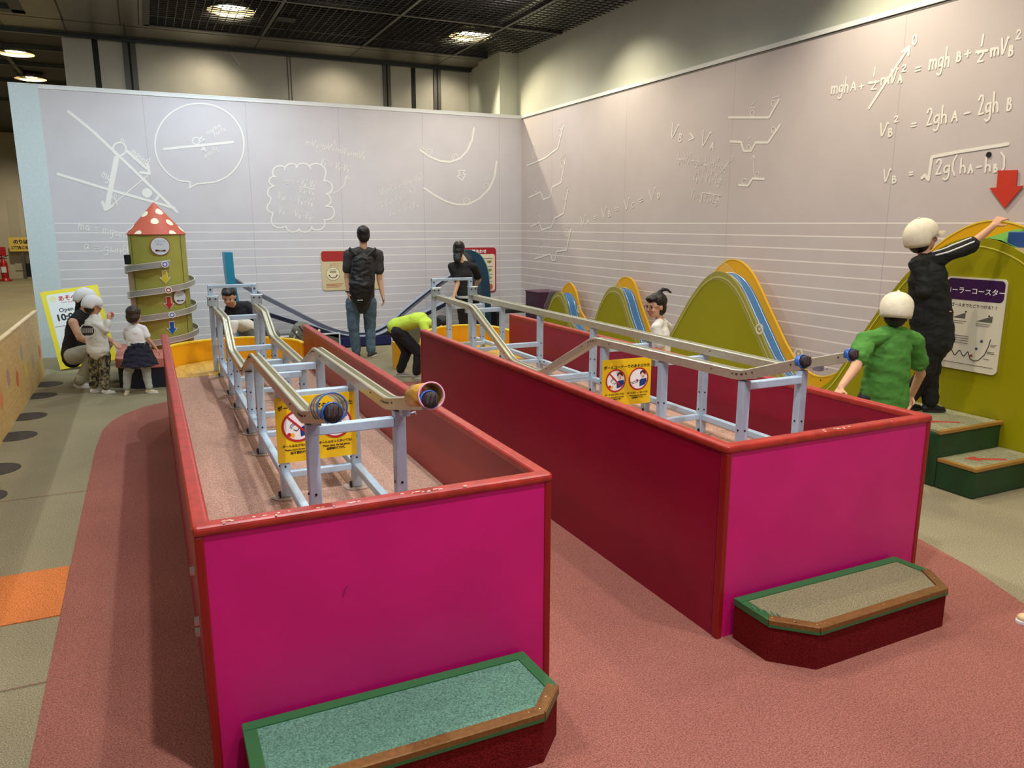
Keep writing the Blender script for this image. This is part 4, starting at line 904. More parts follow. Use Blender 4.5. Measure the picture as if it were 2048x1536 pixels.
for ang, z, r in ((-86, 1.415, .092), (-55, .86, .075)):
    fr = drum_frame(ang, z, .008)
    b = B(); flat_poly(b, fr, circ(0, 0, r*1.08), 0, .001); obj('label_ring', b, mat('label_red', (170, 60, 44), .5), t)
    b = B(); flat_poly(b, fr, circ(0, 0, r), .0015, .001); obj('round_label', b, mat('label_white', (228, 236, 240), .4), t)
    text('ころころ', fr, 0, r*.45, r*.3, M_blue_p, t, 'label_lettering', 'CENTER', .003); text('タワー', fr, 0, r*.1, r*.28, M_blue_p, t, 'label_lettering', 'CENTER', .003)
    b = B(); flat_poly(b, fr, [(-r*.6, -r*.6), (r*.6, -r*.6), (r*.5, -r*.4), (0, -r*.5), (-r*.5, -r*.35)], .003); obj('label_picture', b, M_hair_p, t)
for ang, z, c in ((-82, 1.195, (70, 100, 190)), (-80, .92, (190, 60, 50)), (-78, .65, (40, 100, 170))):
    fr = drum_frame(ang, z+.03, .068); b = B(); flat_poly(b, fr, circ(0, 0, .036, 18), 0, .001); obj('chute_sticker', b, M_white, t)
    b = B(); ring_poly(b, fr, 0, 0, .016, .026, .002, 16); obj('chute_sticker', b, mat('sticker_%d' % c[0], c, .5), t)
b = B(); pipe(b, on_drum(-172, 1.22, .01), on_drum(-172, 1.32, .012), .045, .006); obj('ball_inlet', b, M_black, t)
b = B(); bm_box(b, TX-TR-.03, TX-TR+.06, TY-.12, TY+.1, .7, 1.22); obj('side_box', b, mat('side_box_tan', (196, 176, 140), .6), t)
# pedestal
t = thing('tower_pedestal', (0, 9, 0), 'low navy pedestal with pink rim under the olive tower', 'platform')
oc = [(-.36, 8.70), (-.20, 8.54), (.40, 8.54), (.56, 8.72), (.56, 9.7), (-.36, 9.7)]
b = B(); bm_prism(b, [Vector((x, y, 0)) for x, y in oc], Vector((0, 0, .21))); obj('pedestal_base', b, mat('navy_base', (22, 26, 48), .5), t)
b = B(); c = Vector((.1, 9.1, .21)); bm_prism(b, [c+(Vector((x, y, .21))-c)*1.04 for x, y in oc], Vector((0, 0, .10))); obj('pedestal_rim', b, mat('salmon_rim', (206, 122, 108), .5), t, bevel=.01)

# ================================================================== WOODEN SIDE FENCE with printed dots
M_fence = wood('fence_ply', (222, 186, 120), (206, 164, 96), (1, 1, 8), .5); M_fedge = wood('fence_edge', (232, 206, 158), (210, 176, 120), (1, .5, 1))
t = thing('wooden_side_fence', (-1.14, 6, 0), 'low plywood fence with coloured ovals along the left edge', 'fence')
FZ = .73
for y0, y1 in ((2.2, 6.0), (6.0, 9.75)):
    y0 += .003
    b = B(); bm_box(b, -1.15, -1.13, y0, y1-.003, 0, FZ-.02); obj('fence_panel', b, M_fence, t)
    b = B(); bm_box(b, -1.165, -1.122, y0, y1-.003, FZ-.02, FZ); obj('fence_cap', b, M_fedge, t, bevel=.004)
random.seed(8)
for px, py, c in ((17, 755, (186, 142, 132)), (35, 757, (222, 104, 72)), (66, 724, (186, 160, 140)), (79, 703, (204, 90, 62)), (43, 704, (172, 160, 150)), (3, 800, (226, 140, 80)), (52, 740, (230, 190, 90))):
    p = at(px, py, X=-1.129); b = B(); fr = Frame((-1.1298, p.y, p.z), (0, 1, 0), (0, 0, 1)); flat_poly(b, fr, circ(0, 0, .075, 24), .0004, .0005); obj('printed_dot', b, mat('dot_%d_%d' % (c[0], c[1]), c, .5), t)
M_disc = mat('dark_floor_disc', (62, 54, 46), .8, nscale=80, namp=.1)
for i, (px, py) in enumerate(((92, 769), (76, 792), (47, 834), (38, 872), (16, 937), (-8, 992))):
    p = at(px, py, Z=0)
    b = B(); x = -1.085; y = p.y+.0; bm_lathe(b, [(.155, .0008), (.155, .003)], 40, (x+.02, y, 0)); o = obj('floor_disc', b, M_disc)
    pos = ('farthest', 'second farthest', 'third farthest', 'third nearest', 'second nearest', 'nearest')[i]
    tag(o, pos + ' of the dark round floor discs along the plywood fence', 'floor marker', 'dark floor discs along the wooden fence')

# opening hours sign, leaning
M_sgy = mat('stand_yellow', (238, 222, 40), .45); M_sgw = mat('stand_white', (232, 238, 234), .4)
o_ = Vector((-1.0, 10.02, .012)); upv = Vector((-.14, .30, .84)).normalized(); rv = Vector((1, .12, 0)); rv = (rv-upv*rv.dot(upv)).normalized()
fr = Frame(o_, rv, upv); t = thing('opening_hours_sign', o_, 'yellow bordered sign reading Open 10:00 leaning near the white wall end', 'sign')
sw, sh_ = .60, .93
b = B(); flat_poly(b, fr, [(0, 0), (sw, 0), (sw, sh_), (0, sh_)], -.03, .03); obj('sign_board', b, M_sgy, t)
b = B(); flat_poly(b, fr, rrect(.05, .10, sw-.05, sh_-.045, .03), .0005, .001); obj('sign_face', b, M_sgw, t)
text('あそべる時間', fr, .16, .80, .065, M_red, t, 'title', d=.002, bold=.03); text('Time to play', fr, .18, .765, .030, M_red, t, 'lettering', d=.002)
text('Open', fr, .14, .665, .065, M_ink, t, 'lettering', d=.002, bold=.02); text('10:00', fr, .09, .565, .105, M_ink, t, 'opening_time', d=.002, bold=.04)
text('ボールコーナー', fr, .14, .43, .045, M_ink, t, 'lettering', d=.002, bold=.03)
b = B(); ring_poly(b, fr, .27, .28, .095, .115, .002); fstroke(b, fr, [(.2, .355), (.34, .205)], .016, .0022); obj('prohibition_ring', b, M_red, t)
b = B(); fstroke(b, fr, [(.06, .50), (sw-.06, .50)], .004, .002); fstroke(b, fr, [(.2, .14), (.4, .14)], .007, .002); fstroke(b, fr, [(.2, .125), (.38, .125)], .005, .002); obj('ruled_line', b, M_gy, t)
b = B(); flat_poly(b, fr, circ(.11, .83, .035), .002); obj('sun_picture', b, mat('pale_yellow_print', (232, 232, 170), .5), t)
b = B(); flat_poly(b, fr, circ(.24, .25, .03, 12), .002); obj('ball_picture', b, mat('orange_print', (240, 150, 50), .5), t)

# ================================================================== SWING TRACK (long U) in front of the back wall
M_navy = mat('navy_track', (30, 32, 58), .4); M_teal = mat('teal_fin', (30, 130, 160), .4); M_tealdk = mat('dark_teal', (18, 60, 84), .4)
t = thing('u_shaped_ball_track', (2.6, 10.4, 0), 'long navy U shaped ball track with teal end fins along the back wall', 'exhibit')
up_p = [(.93, 1.02), (1.2, .83), (1.64, .57), (2.15, .28), (2.40, .185), (2.62, .15), (2.84, .17), (3.06, .28), (3.3, .47), (3.7, .75), (4.05, .96), (4.3, 1.1)]
lo_p = [(1.38, .52), (1.64, .42), (1.92, .32), (2.2, .21), (2.40, .155), (2.62, .13), (2.84, .15), (3.1, .27), (3.5, .42), (3.9, .60), (4.25, .8)]
def tband(P, y0, y1, h, m, name):
    C_ = catmull([(x, z, 0) for x, z in P], 5); b = B(); prev = None
    for i, p in enumerate(C_):
        d = (C_[min(i+1, len(C_)-1)]-C_[max(i-1, 0)]).normalized(); nrm = Vector((-d.y, d.x, 0))
        q = [b.verts.new((v.x, yy, v.y)) for v, yy in ((p, y0), (p-nrm*h, y0), (p-nrm*h, y1), (p, y1))]
        if prev:
            for k in range(4): b.faces.new((prev[k], prev[(k+1) % 4], q[(k+1) % 4], q[k]))
        else: b.faces.new(q)
        prev = q
    b.faces.new(prev[::-1]); return obj(name, b, m, t)
tband(up_p, 10.52, 10.60, .05, M_navy, 'straight_track'); tband(lo_p, 10.30, 10.42, .05, M_navy, 'curved_track')
tband([(x, z+.012) for x, z in up_p], 10.515, 10.605, .008, mat('pale_edge', (150, 160, 178), .4), 'track_edge'); tband([(x, z+.010) for x, z in lo_p], 10.295, 10.425, .007, mat('pale_edge', (150, 160, 178), .4), 'track_edge')
b = B()
U = catmull([(x, z, 0) for x, z in up_p], 5); a = [b.verts.new((p.x, 10.45, p.y)) for p in U]; c_ = [b.verts.new((p.x, 10.45, .12)) for p in U]
for i in range(len(U)-1): b.faces.new((a[i], a[i+1], c_[i+1], c_[i]))
bmesh.ops.solidify(b, geom=b.faces[:], thickness=.006); obj('acrylic_side', b, mat('grey_acrylic', (190, 194, 206), .1, alpha=.34, spec=.6), t)
b = B(); bm_box(b, 2.28, 2.98, 10.28, 10.62, .012, .135); obj('base_box', b, mat('navy_box', (26, 32, 92), .4), t, bevel=.005)
b = B(); bm_box(b, 1.45, 2.26, 10.30, 10.6, .0, .20); bm_box(b, 3.0, 4.3, 10.30, 10.6, 0, .20); obj('base_shelf', b, mat('grey_olive_shelf', (96, 92, 74), .5), t)
b = B(); bm_box(b, 1.44, 2.27, 10.285, 10.30, .195, .215); bm_box(b, 2.262, 2.276, 10.27, 10.30, 0, .21); bm_box(b, 2.985, 2.999, 10.27, 10.30, 0, .21); obj('white_trim', b, M_cap, t)
# fins
b = B(); pr_ = catmull([(10.30, 1.30, 0), (10.36, 1.31, 0), (10.48, 1.24, 0), (10.56, 1.08, 0), (10.60, .8, 0), (10.62, .2, 0)], 6)
def fin(x0, x1, pts, th, m1, name):
    b = B(); prev = None
    for i, (x, z) in enumerate(pts):
        q = [b.verts.new(v) for v in ((x, 10.30, z), (x+th, 10.30, z), (x+th, 10.60, z), (x, 10.60, z))]
        if prev:
            for k in range(4): b.faces.new((prev[k], prev[(k+1) % 4], q[(k+1) % 4], q[k]))
        else: b.faces.new(q)
        prev = q
    b.faces.new(prev[::-1]); return obj(name, b, m1, t)
fin(0, 0, [(.885, 1.30), (.885, 1.2), (.89, 1.0), (.905, .8), (.93, .6), (.96, .4), (1.0, .02)], .10, M_teal, 'left_fin')
fc = catmull([(4.20, 1.28, 0), (4.33, 1.22, 0), (4.42, 1.10, 0), (4.47, .95, 0), (4.50, .7, 0), (4.51, .4, 0), (4.51, .02, 0)], 5)
fin(0, 0, [(p.x-.14, p.y) for p in fc], .14, M_tealdk, 'right_fin')
fin(0, 0, [(p.x, p.y+.004) for p in fc[:18]], .012, mat('light_teal', (96, 176, 200), .3), 'right_fin_edge')
b = B(); p = at(505, 613, Y=10.28); bm_lathe(b, [(.03, 0), (.03, .03)], 16, p, NB); obj('knob', b, M_black, t)

# signs on the back wall
def wall_sign(fr, wd, ht, label, kind):
    t = thing('wall_sign', fr.o, label, 'sign'); return t
fr = Frame((2.235, WY-.004, .715), (1, 0, 0), (0, 0, 1))
t = thing('wall_sign', fr.o, 'beige wall sign with red header partly behind the man with the backpack', 'sign')
b = B(); flat_poly(b, fr, rrect(0, 0, .89, .56, .04), 0, .008); obj('sign_board', b, mat('sign_tan', (214, 196, 152), .5), t)
b = B(); flat_poly(b, fr, rrect(.005, .41, .885, .555, .035), .009, .001); obj('header', b, mat('header_red', (172, 44, 40), .5), t)
b = B()
for cx in (.16, .42, .68): flat_poly(b, fr, circ(cx, .235, .093), .009, .001)
obj('round_picture', b, mat('cream_disc', (236, 226, 186), .5), t)
b = B()
for cx in (.16, .42, .68):
    fstroke(b, fr, arc(cx, .24, .062, 205, 335, 10), .010, .0105)
    for a in (205, 335): flat_poly(b, fr, circ(cx+.062*math.cos(R_(a)), .24+.062*math.sin(R_(a)), .014, 3), .0105)
    for j in range(3): fstroke(b, fr, [(cx-.045, .29-.018*j), (cx+.045, .29-.018*j)], .005, .0105)
    ring_poly(b, fr, cx, .235, .093, .096, .0105, 24)
obj('arc_arrow', b, M_ink, t)
text('ふりこ', fr, .11, .345, .05, mat('orange_ink', (196, 90, 50), .5), t, 'lettering', d=.0105); 
b = B()
for j, y in enumerate((.09, .07, .05)): fstroke(b, fr, [(.06, y), (.30-.03*j, y)], .006, .0095); fstroke(b, fr, [(.45, y), (.72-.03*j, y)], .006, .0095)
obj('fine_print', b, mat('orange_ink', (196, 90, 50), .5), t)
fr = Frame((4.30, WY-.004, .60), (1, 0, 0), (0, 0, 1))
t = thing('wall_sign', fr.o, 'cream wall sign with red border and small curve pictures near the corner', 'sign')
b = B(); flat_poly(b, fr, rrect(0, 0, .645, .69, .05), 0, .008); obj('sign_frame', b, mat('header_crimson', (176, 30, 50), .5), t)
b = B(); flat_poly(b, fr, rrect(.02, .02, .625, .59, .035), .009, .001); obj('sign_face', b, mat('cream_face', (238, 226, 196), .5), t)
text('時間あわせ', fr, .33, .61, .062, M_white, t, 'header_lettering', 'CENTER', .0095, bold=.03)
M_lime = mat('lime_ink', (150, 150, 60), .5)
for j, y in enumerate((.47, .34, .22, .11)):
    b = B()
    for x in (.15, .37, .53): flat_poly(b, fr, arc(x, y+.02, .042, 180, 360, 10), .0105, .001)
    obj('bowl_picture', b, M_lime, t)
    b = B(); fstroke(b, fr, [(.30, y+.055), (.58, y+.055)], .007, .0105)
    for x in (.37, .53): flat_poly(b, fr, circ(x, y+.005, .008, 8), .0118)
    obj('fine_print', b, M_ink, t)
b = B()
for x in (.40, .54): flat_poly(b, fr, circ(x, .085, .045 if x > .5 else .03), .0125, .001)
obj('red_stamp', b, mat('stamp_red', (214, 92, 76), .5), t)

# back hall: hanging notice, extinguisher
fr = Frame(at(20, 503, Y=27.7), (1, 0, 0), (0, 0, 1))
t = thing('direction_notice', fr.o, 'small yellow notice with two lines of black print on the far wall', 'sign')
b = B(); flat_poly(b, fr, rrect(0, 0, .62, .42, .03), 0, .03); obj('notice_board', b, mat('notice_yellow', (226, 196, 92), .5), t)
text('のりば', fr, .31, .24, .13, M_ink, t, 'lettering', 'CENTER', .035, bold=.05); text('ご案内こちら', fr, .31, .08, .09, M_ink, t, 'lettering', 'CENTER', .035, bold=.05)
b = B(); bm_box(b, fr.o.x+.27, fr.o.x+.35, 27.7, 27.76, 0, fr.o.z); obj('notice_post', b, M_post, t)
ep = at(12, 562, Z=0)
t = thing('fire_extinguisher', ep, 'red fire extinguisher on a stand far back at the left edge', 'fire extinguisher')
M_er = mat('extinguisher_red', (176, 30, 36), .35)
b = B(); bm_lathe(b, [(.17, 0), (.17, .03), (.12, .04), (.12, .06), (.09, .07), (.095, .10), (.095, .5), (.07, .58), (.035, .62), (.03, .66)], 24, ep); obj('cylinder_body', b, M_er, t, smooth=True)
b = B(); bm_bar(b, ep+Vector((-.03, 0, .68)), ep+Vector((.14, 0, .74)), .03, .02); bm_bar(b, ep+Vector((-.03, 0, .66)), ep+Vector((.10, 0, .66)), .03, .02); bm_tube(b, [ep+Vector((-.03, 0, .68)), ep+Vector((-.13, -.02, .6)), ep+Vector((-.15, -.02, .4)), ep+Vector((-.13, -.02, .2))], .018, 8); obj('hose_handle', b, M_black, t)
b = B(); bm_box(b, ep.x-.06, ep.x+.06, ep.y-.1, ep.y-.094, .25, .42); obj('body_label', b, M_cap, t)
b = B(); fr = Frame(ep+Vector((-.2, .25, .72)), (1, 0, 0), (0, 0, 1)); flat_poly(b, fr, [(0, 0), (.26, 0), (.26, .26), (0, .26)], 0, .01); o = obj('sign_plate', b, M_er, t); bm = B(); bm_box(bm, ep.x-.09, ep.x-.05, ep.y+.24, ep.y+.27, 0, .74); obj('sign_post', bm, M_er, t)
# low post at the far side of the right basin
t = thing('yellow_floor_block', (2.52, 8.5, 0), 'small upright yellow and red block behind the bending child', 'block')
b = B(); bm_box(b, 2.50, 2.565, 8.46, 8.60, 0, .31); obj('block_body', b, M_yel, t, bevel=.004)
b = B(); bm_box(b, 2.566, 2.60, 8.46, 8.60, 0, .30); obj('block_side', b, M_crim, t)
# ================================================================== PEOPLE
def cap_mesh(bm, p, q, r0, r1, side=None, flat=1.0, seg=20):
    """tapered capsule; radius is multiplied by flat across the direction normal to 'side'"""
    p, q = Vector(p), Vector(q); d = (q-p); L = max(d.length, 1e-5); d = d.normalized() if L > 1e-4 else Vector((0, 0, 1))
    s = Vector(side) if side is not None else d.orthogonal(); s = s-d*s.dot(d)
    if s.length < 1e-3: s = d.orthogonal()
    s.normalize(); f = d.cross(s); rings = []
    prof = [(-r0*math.cos(R_(a)), r0*math.sin(R_(a))) for a in (6, 30, 55, 80)]+[(L+r1*math.sin(R_(a)), r1*math.cos(R_(a))) for a in (10, 35, 60, 84)]
    for h, r in prof: rings.append([bm.verts.new(p+d*h+(s*math.cos(k*2*math.pi/seg)+f*math.sin(k*2*math.pi/seg)*flat)*r) for k in range(seg)])
    for i in range(len(rings)-1):
        for k in range(seg): bm.faces.new((rings[i][k], rings[i][(k+1) % seg], rings[i+1][(k+1) % seg], rings[i+1][k]))
    bm.faces.new(rings[0][::-1]); bm.faces.new(rings[-1])
def ell(bm, c, rx, ry, rz_, X=Vector((1, 0, 0)), Y=Vector((0, 1, 0)), Z=Vector((0, 0, 1)), seg=20, rings=12):
    c = Vector(c); V = []
    for i in range(1, rings):
        th = math.pi*i/rings; V.append([bm.verts.new(c+X*rx*math.sin(th)*math.cos(k*2*math.pi/seg)+Y*ry*math.sin(th)*math.sin(k*2*math.pi/seg)+Z*rz_*math.cos(th)) for k in range(seg)])
    t_, b_ = bm.verts.new(c+Z*rz_), bm.verts.new(c-Z*rz_)
    for k in range(seg):
        bm.faces.new((t_, V[0][k], V[0][(k+1) % seg])); bm.faces.new((b_, V[-1][(k+1) % seg], V[-1][k]))
        for i in range(len(V)-1): bm.faces.new((V[i][k], V[i+1][k], V[i+1][(k+1) % seg], V[i][(k+1) % seg]))
def fuse(name, bm, m, parent, vox=.006, smooth=4, wrinkle=0, wscale=9, wdir=None):
    bmesh.ops.recalc_face_normals(bm, faces=bm.faces); me = bpy.data.meshes.new(name); bm.to_mesh(me); bm.free()
    o = bpy.data.objects.new(name, me); COL.objects.link(o)
    md = o.modifiers.new('r', 'REMESH'); md.mode = 'VOXEL'; md.voxel_size = vox
    if smooth: sm = o.modifiers.new('s', 'SMOOTH'); sm.factor = .5; sm.iterations = smooth
    bpy.context.view_layer.update()
    me2 = bpy.data.meshes.new_from_object(o.evaluated_get(bpy.context.evaluated_depsgraph_get())); me2.name = name
    o.modifiers.clear(); o.data = me2; bpy.data.meshes.remove(me)
    n = len(me2.vertices)
    if wrinkle:
        co = np.empty(n*3); me2.vertices.foreach_get('co', co); co = co.reshape(-1, 3)
        nr = np.empty(n*3); me2.vertices.foreach_get('normal', nr); nr = nr.reshape(-1, 3)
        amt = np.array([noise.noise(Vector((c[0]*wscale, c[1]*wscale, c[2]*wscale*1.7+c[0]*4)))-.6*abs(noise.noise(Vector((c[0]*wscale*1.7+5, c[1]*wscale*1.7, c[2]*wscale*2.6)))) for c in co])
        co = co + nr*(amt*wrinkle)[:, None]; me2.vertices.foreach_set('co', co.ravel())
    me2.materials.clear(); me2.materials.append(m); me2.polygons.foreach_set('use_smooth', [True]*len(me2.polygons)); me2.update()
    if parent is not None: attach(o, parent)
    return o
M_skin = mat('skin', (214, 164, 130), .55, nscale=12, namp=.02); M_hairk = mat('black_hair', (26, 22, 22), .45, nscale=90, namp=.25); M_hairb = mat('brown_hair', (58, 40, 32), .5, nscale=90, namp=.2)
M_eye = mat('eye_dark', (26, 18, 16), .2); M_lip = mat('lip', (182, 104, 92), .5)
def hand_geo(bm, wr_, dirv, palm_n, s, curl=.35, thumb_side=1):
    """palm and five tapering fingers. dirv: wrist to fingers, palm_n: out of the palm"""
    d = Vector(dirv).normalized(); n = Vector(palm_n); n = (n-d*n.dot(d)).normalized(); w_ = d.cross(n)*thumb_side
    wr_ = Vector(wr_); L = .075*s; W_ = .036*s
    for k in (-1, 0, 1): cap_mesh(bm, wr_+w_*W_*.5*k*.6, wr_+d*L*.92+w_*W_*.62*k, .016*s, .0145*s, w_, .8)
    lens = (.060, .070, .066, .050)
    for i, ln in enumerate(lens):
        base = wr_+d*L+w_*(.030-.020*i)*s; a = curl*(1+.15*i); p = base; dd = d.copy()
        for j, fr_ in enumerate((.45, .32, .23)):
            dd = (dd*math.cos(a)+n*math.sin(a)).normalized(); q = p+dd*ln*s*fr_; cap_mesh(bm, p, q, (.0085-.0008*j)*s, (.0080-.0009*j)*s, seg=10); p = q
            nn = (n-dd*n.dot(dd));
    tb = wr_+d*L*.28+w_*W_*.8; t1 = tb+(d*.6+w_*.75+n*.35).normalized()*.034*s; t2 = t1+(d*.85+w_*.3+n*.45).normalized()*.026*s
    cap_mesh(bm, tb-w_*.012*s, t1, .0125*s, .0095*s, seg=10); cap_mesh(bm, t1, t2, .0095*s, .0075*s, seg=10)
def head_geo(bm, c, f, u, s):
    """skull, jaw, nose, ears; c = head centre, f = facing, u = up; s=1 is adult"""
    f = Vector(f).normalized(); u = Vector(u); u = (u-f*u.dot(f)).normalized(); r = f.cross(u); c = Vector(c)
    ell(bm, c+u*.018*s-f*.008*s, .073*s, .092*s, .088*s, r, f, u)
    ell(bm, c-u*.040*s+f*.022*s, .058*s, .064*s, .070*s, r, f, u)
    ell(bm, c-u*.086*s+f*.052*s, .026*s, .024*s, .020*s, r, f, u)
    cap_mesh(bm, c+f*.082*s+u*.008*s, c+f*.098*s-u*.024*s, .008*s, .012*s)
    for k in (-1, 1): ell(bm, c+r*.074*s*k-u*.010*s-f*.006*s, .010*s, .018*s, .030*s, r, f, u); ell(bm, c+r*.035*s*k+f*.072*s-u*.028*s, .02*s, .018*s, .02*s, r, f, u)
    return f, u, r
def face_parts(t, c, f, u, s):
    f = Vector(f).normalized(); u = Vector(u); u = (u-f*u.dot(f)).normalized(); r = f.cross(u); c = Vector(c)
    for k in (-1, 1): b = B(); ell(b, c+r*.030*s*k+f*.0835*s+u*.003*s, .011*s, .006*s, .0065*s, r, f, u, 12, 8); obj('eye', b, M_eye, t, smooth=True)
    b = B(); ell(b, c+f*.087*s-u*.058*s, .022*s, .007*s, .006*s, r, f, u, 12, 8); obj('mouth', b, M_lip, t, smooth=True)
    b = B()
    for k in (-1, 1): cap_mesh(b, c+r*.016*s*k+f*.090*s+u*.021*s, c+r*.044*s*k+f*.080*s+u*.023*s, .003*s, .002*s, seg=8)
    obj('eyebrow', b, M_hairk, t, smooth=True)
def hair_geo(t, c, f, u, s, m, long=0, tail=None, vox=.006, fringe=True):
    f = Vector(f).normalized(); u = Vector(u); u = (u-f*u.dot(f)).normalized(); r = f.cross(u); c = Vector(c); b = B()
    ell(b, c+u*.042*s-f*.030*s, .086*s, .096*s, .084*s, r, f, u); ell(b, c-u*.020*s-f*.042*s, .080*s, .066*s, .085*s, r, f, u)
    if fringe: ell(b, c+u*.075*s+f*.040*s, .064*s, .055*s, .035*s, r, f, u)
    for k in (-1, 1): cap_mesh(b, c+r*.070*s*k+u*.03*s-f*.03*s, c+r*.070*s*k-u*(.03+long*.3)*s-f*.035*s, .020*s, .014*s, f, 1)
    if long: cap_mesh(b, c-f*.05*s, c-f*.06*s-u*(.10+long)*s, .078*s, .060*s, r, .55)
    if tail is not None: P_ = [Vector(p) for p in tail]; [cap_mesh(b, P_[i], P_[i+1], .022*s*(1-.2*i), .022*s*(.8-.2*i)) for i in range(len(P_)-1)]
    return fuse('hair', b, m, t, vox, 2, .004, 60)
def cap_geo(t, c, f, u, s, m, brim=True, name='cap', vox=.006, flap=False):
    f = Vector(f).normalized(); u = Vector(u); u = (u-f*u.dot(f)).normalized(); r = f.cross(u); c = Vector(c); b = B()
    # dome: only the upper part of an ellipsoid, so it ends cleanly above the ears
    N, K = 28, 9; rings = []
    for i in range(K+1):
        th = math.pi*.62*i/K; rr = math.sin(th); hh = math.cos(th)
        rings.append([b.verts.new(c+u*(.040*s+.092*s*hh-(.030*s*(1-hh) if math.sin(k*2*math.pi/N) < -.1 else 0))-f*.014*s+(r*.098*s*math.cos(k*2*math.pi/N)+f*.116*s*math.sin(k*2*math.pi/N))*max(rr, .001)) for k in range(N)])
    for i in range(K):
        for k in range(N): b.faces.new((rings[i][k], rings[i][(k+1) % N], rings[i+1][(k+1) % N], rings[i+1][k]))
    b.faces.new(rings[0][::-1]); bmesh.ops.remove_doubles(b, verts=b.verts[:], dist=1e-5); bmesh.ops.solidify(b, geom=b.faces[:], thickness=-.004)
    o = obj(name, b, m, t, smooth=True)
    b = B(); bm_lathe(b, [(.001, 0), (.009*s, .002), (.007*s, .008*s), (.001, .010*s)], 12, c+u*.131*s-f*.014*s, u); obj('cap_button', b, m, o, smooth=True)
    if brim:
        b = B(); top, bot = [], []
        for k in range(15):
            a = R_(28+124*k/14); inner = c+u*.014*s-f*.014*s+r*.090*s*math.cos(a)+f*.104*s*math.sin(a); ext = .088*s*math.sin(R_(180*k/14))**.6 if 0 < k < 14 else 0
            arch = .016*s*((k-7)/7)**2; inner = inner-u*arch*.5; outer = inner+f*ext-u*(.010*s*(ext/(.088*s))+arch*.7); top.append((inner, outer))
        vi = [b.verts.new(a) for a, _ in top]; vo = [b.verts.new(o_+f*.0005) for _, o_ in top]
        for k in range(14): b.faces.new((vi[k], vi[k+1], vo[k+1], vo[k]))
        bmesh.ops.solidify(b, geom=b.faces[:], thickness=.003); obj('cap_brim', b, m, o, smooth=True)
    if flap: b = B(); cap_mesh(b, c-f*.095*s+u*.0*s, c-f*.10*s-u*.05*s, .05*s, .055*s, r, .25); fuse('cap_flap', b, m, o, .005, 2)
    return o
def shoe_geo(t, ank, toe_dir, s, m, sole=None, h=.0):
    """shoe with upper and sole standing at height h below the ankle"""
    d = Vector(toe_dir); d.z = 0; d.normalize(); r = d.cross(Vector((0, 0, 1))); a = Vector(ank); g = Vector((a.x, a.y, h)); b = B()
    L = .155*s
    cap_mesh(b, g-d*.045*s+Vector((0, 0, .034*s)), g+d*L*.75+Vector((0, 0, .026*s)), .034*s, .030*s, r, .72); cap_mesh(b, g-d*.035*s+Vector((0, 0, .045*s)), g-d*.015*s+Vector((0, 0, .078*s)), .034*s, .034*s, d, .8)
    cap_mesh(b, g+Vector((0, 0, .055*s)), g+d*.07*s+Vector((0, 0, .038*s)), .030*s, .026*s, r, .8)
    o = fuse('shoe', b, m, t, .005, 3)
    b = B(); pts = []
    for k in range(24):
        an = k*2*math.pi/24; rad = .040*s*(1+.12*math.cos(an)); pts.append(g+d*(.045*s+math.cos(an)*(L*.5+.03*s))+r*rad*math.sin(an)*(1 if math.cos(an) > -.2 else .85))
    bm_prism(b, pts, Vector((0, 0, .020*s))); obj('sole', b, sole or M_cap, o, bevel=.004*s)
    b = B()
    for k in range(4): q = g+d*(.035+.022*k)*s+Vector((0, 0, (.082-.0105*k)*s)); bm_tube(b, [q-r*.020*s, q+Vector((0, 0, .004*s)), q+r*.020*s], .003*s, 6)
    obj('lace', b, M_cap, o)
    return o
class P: pass
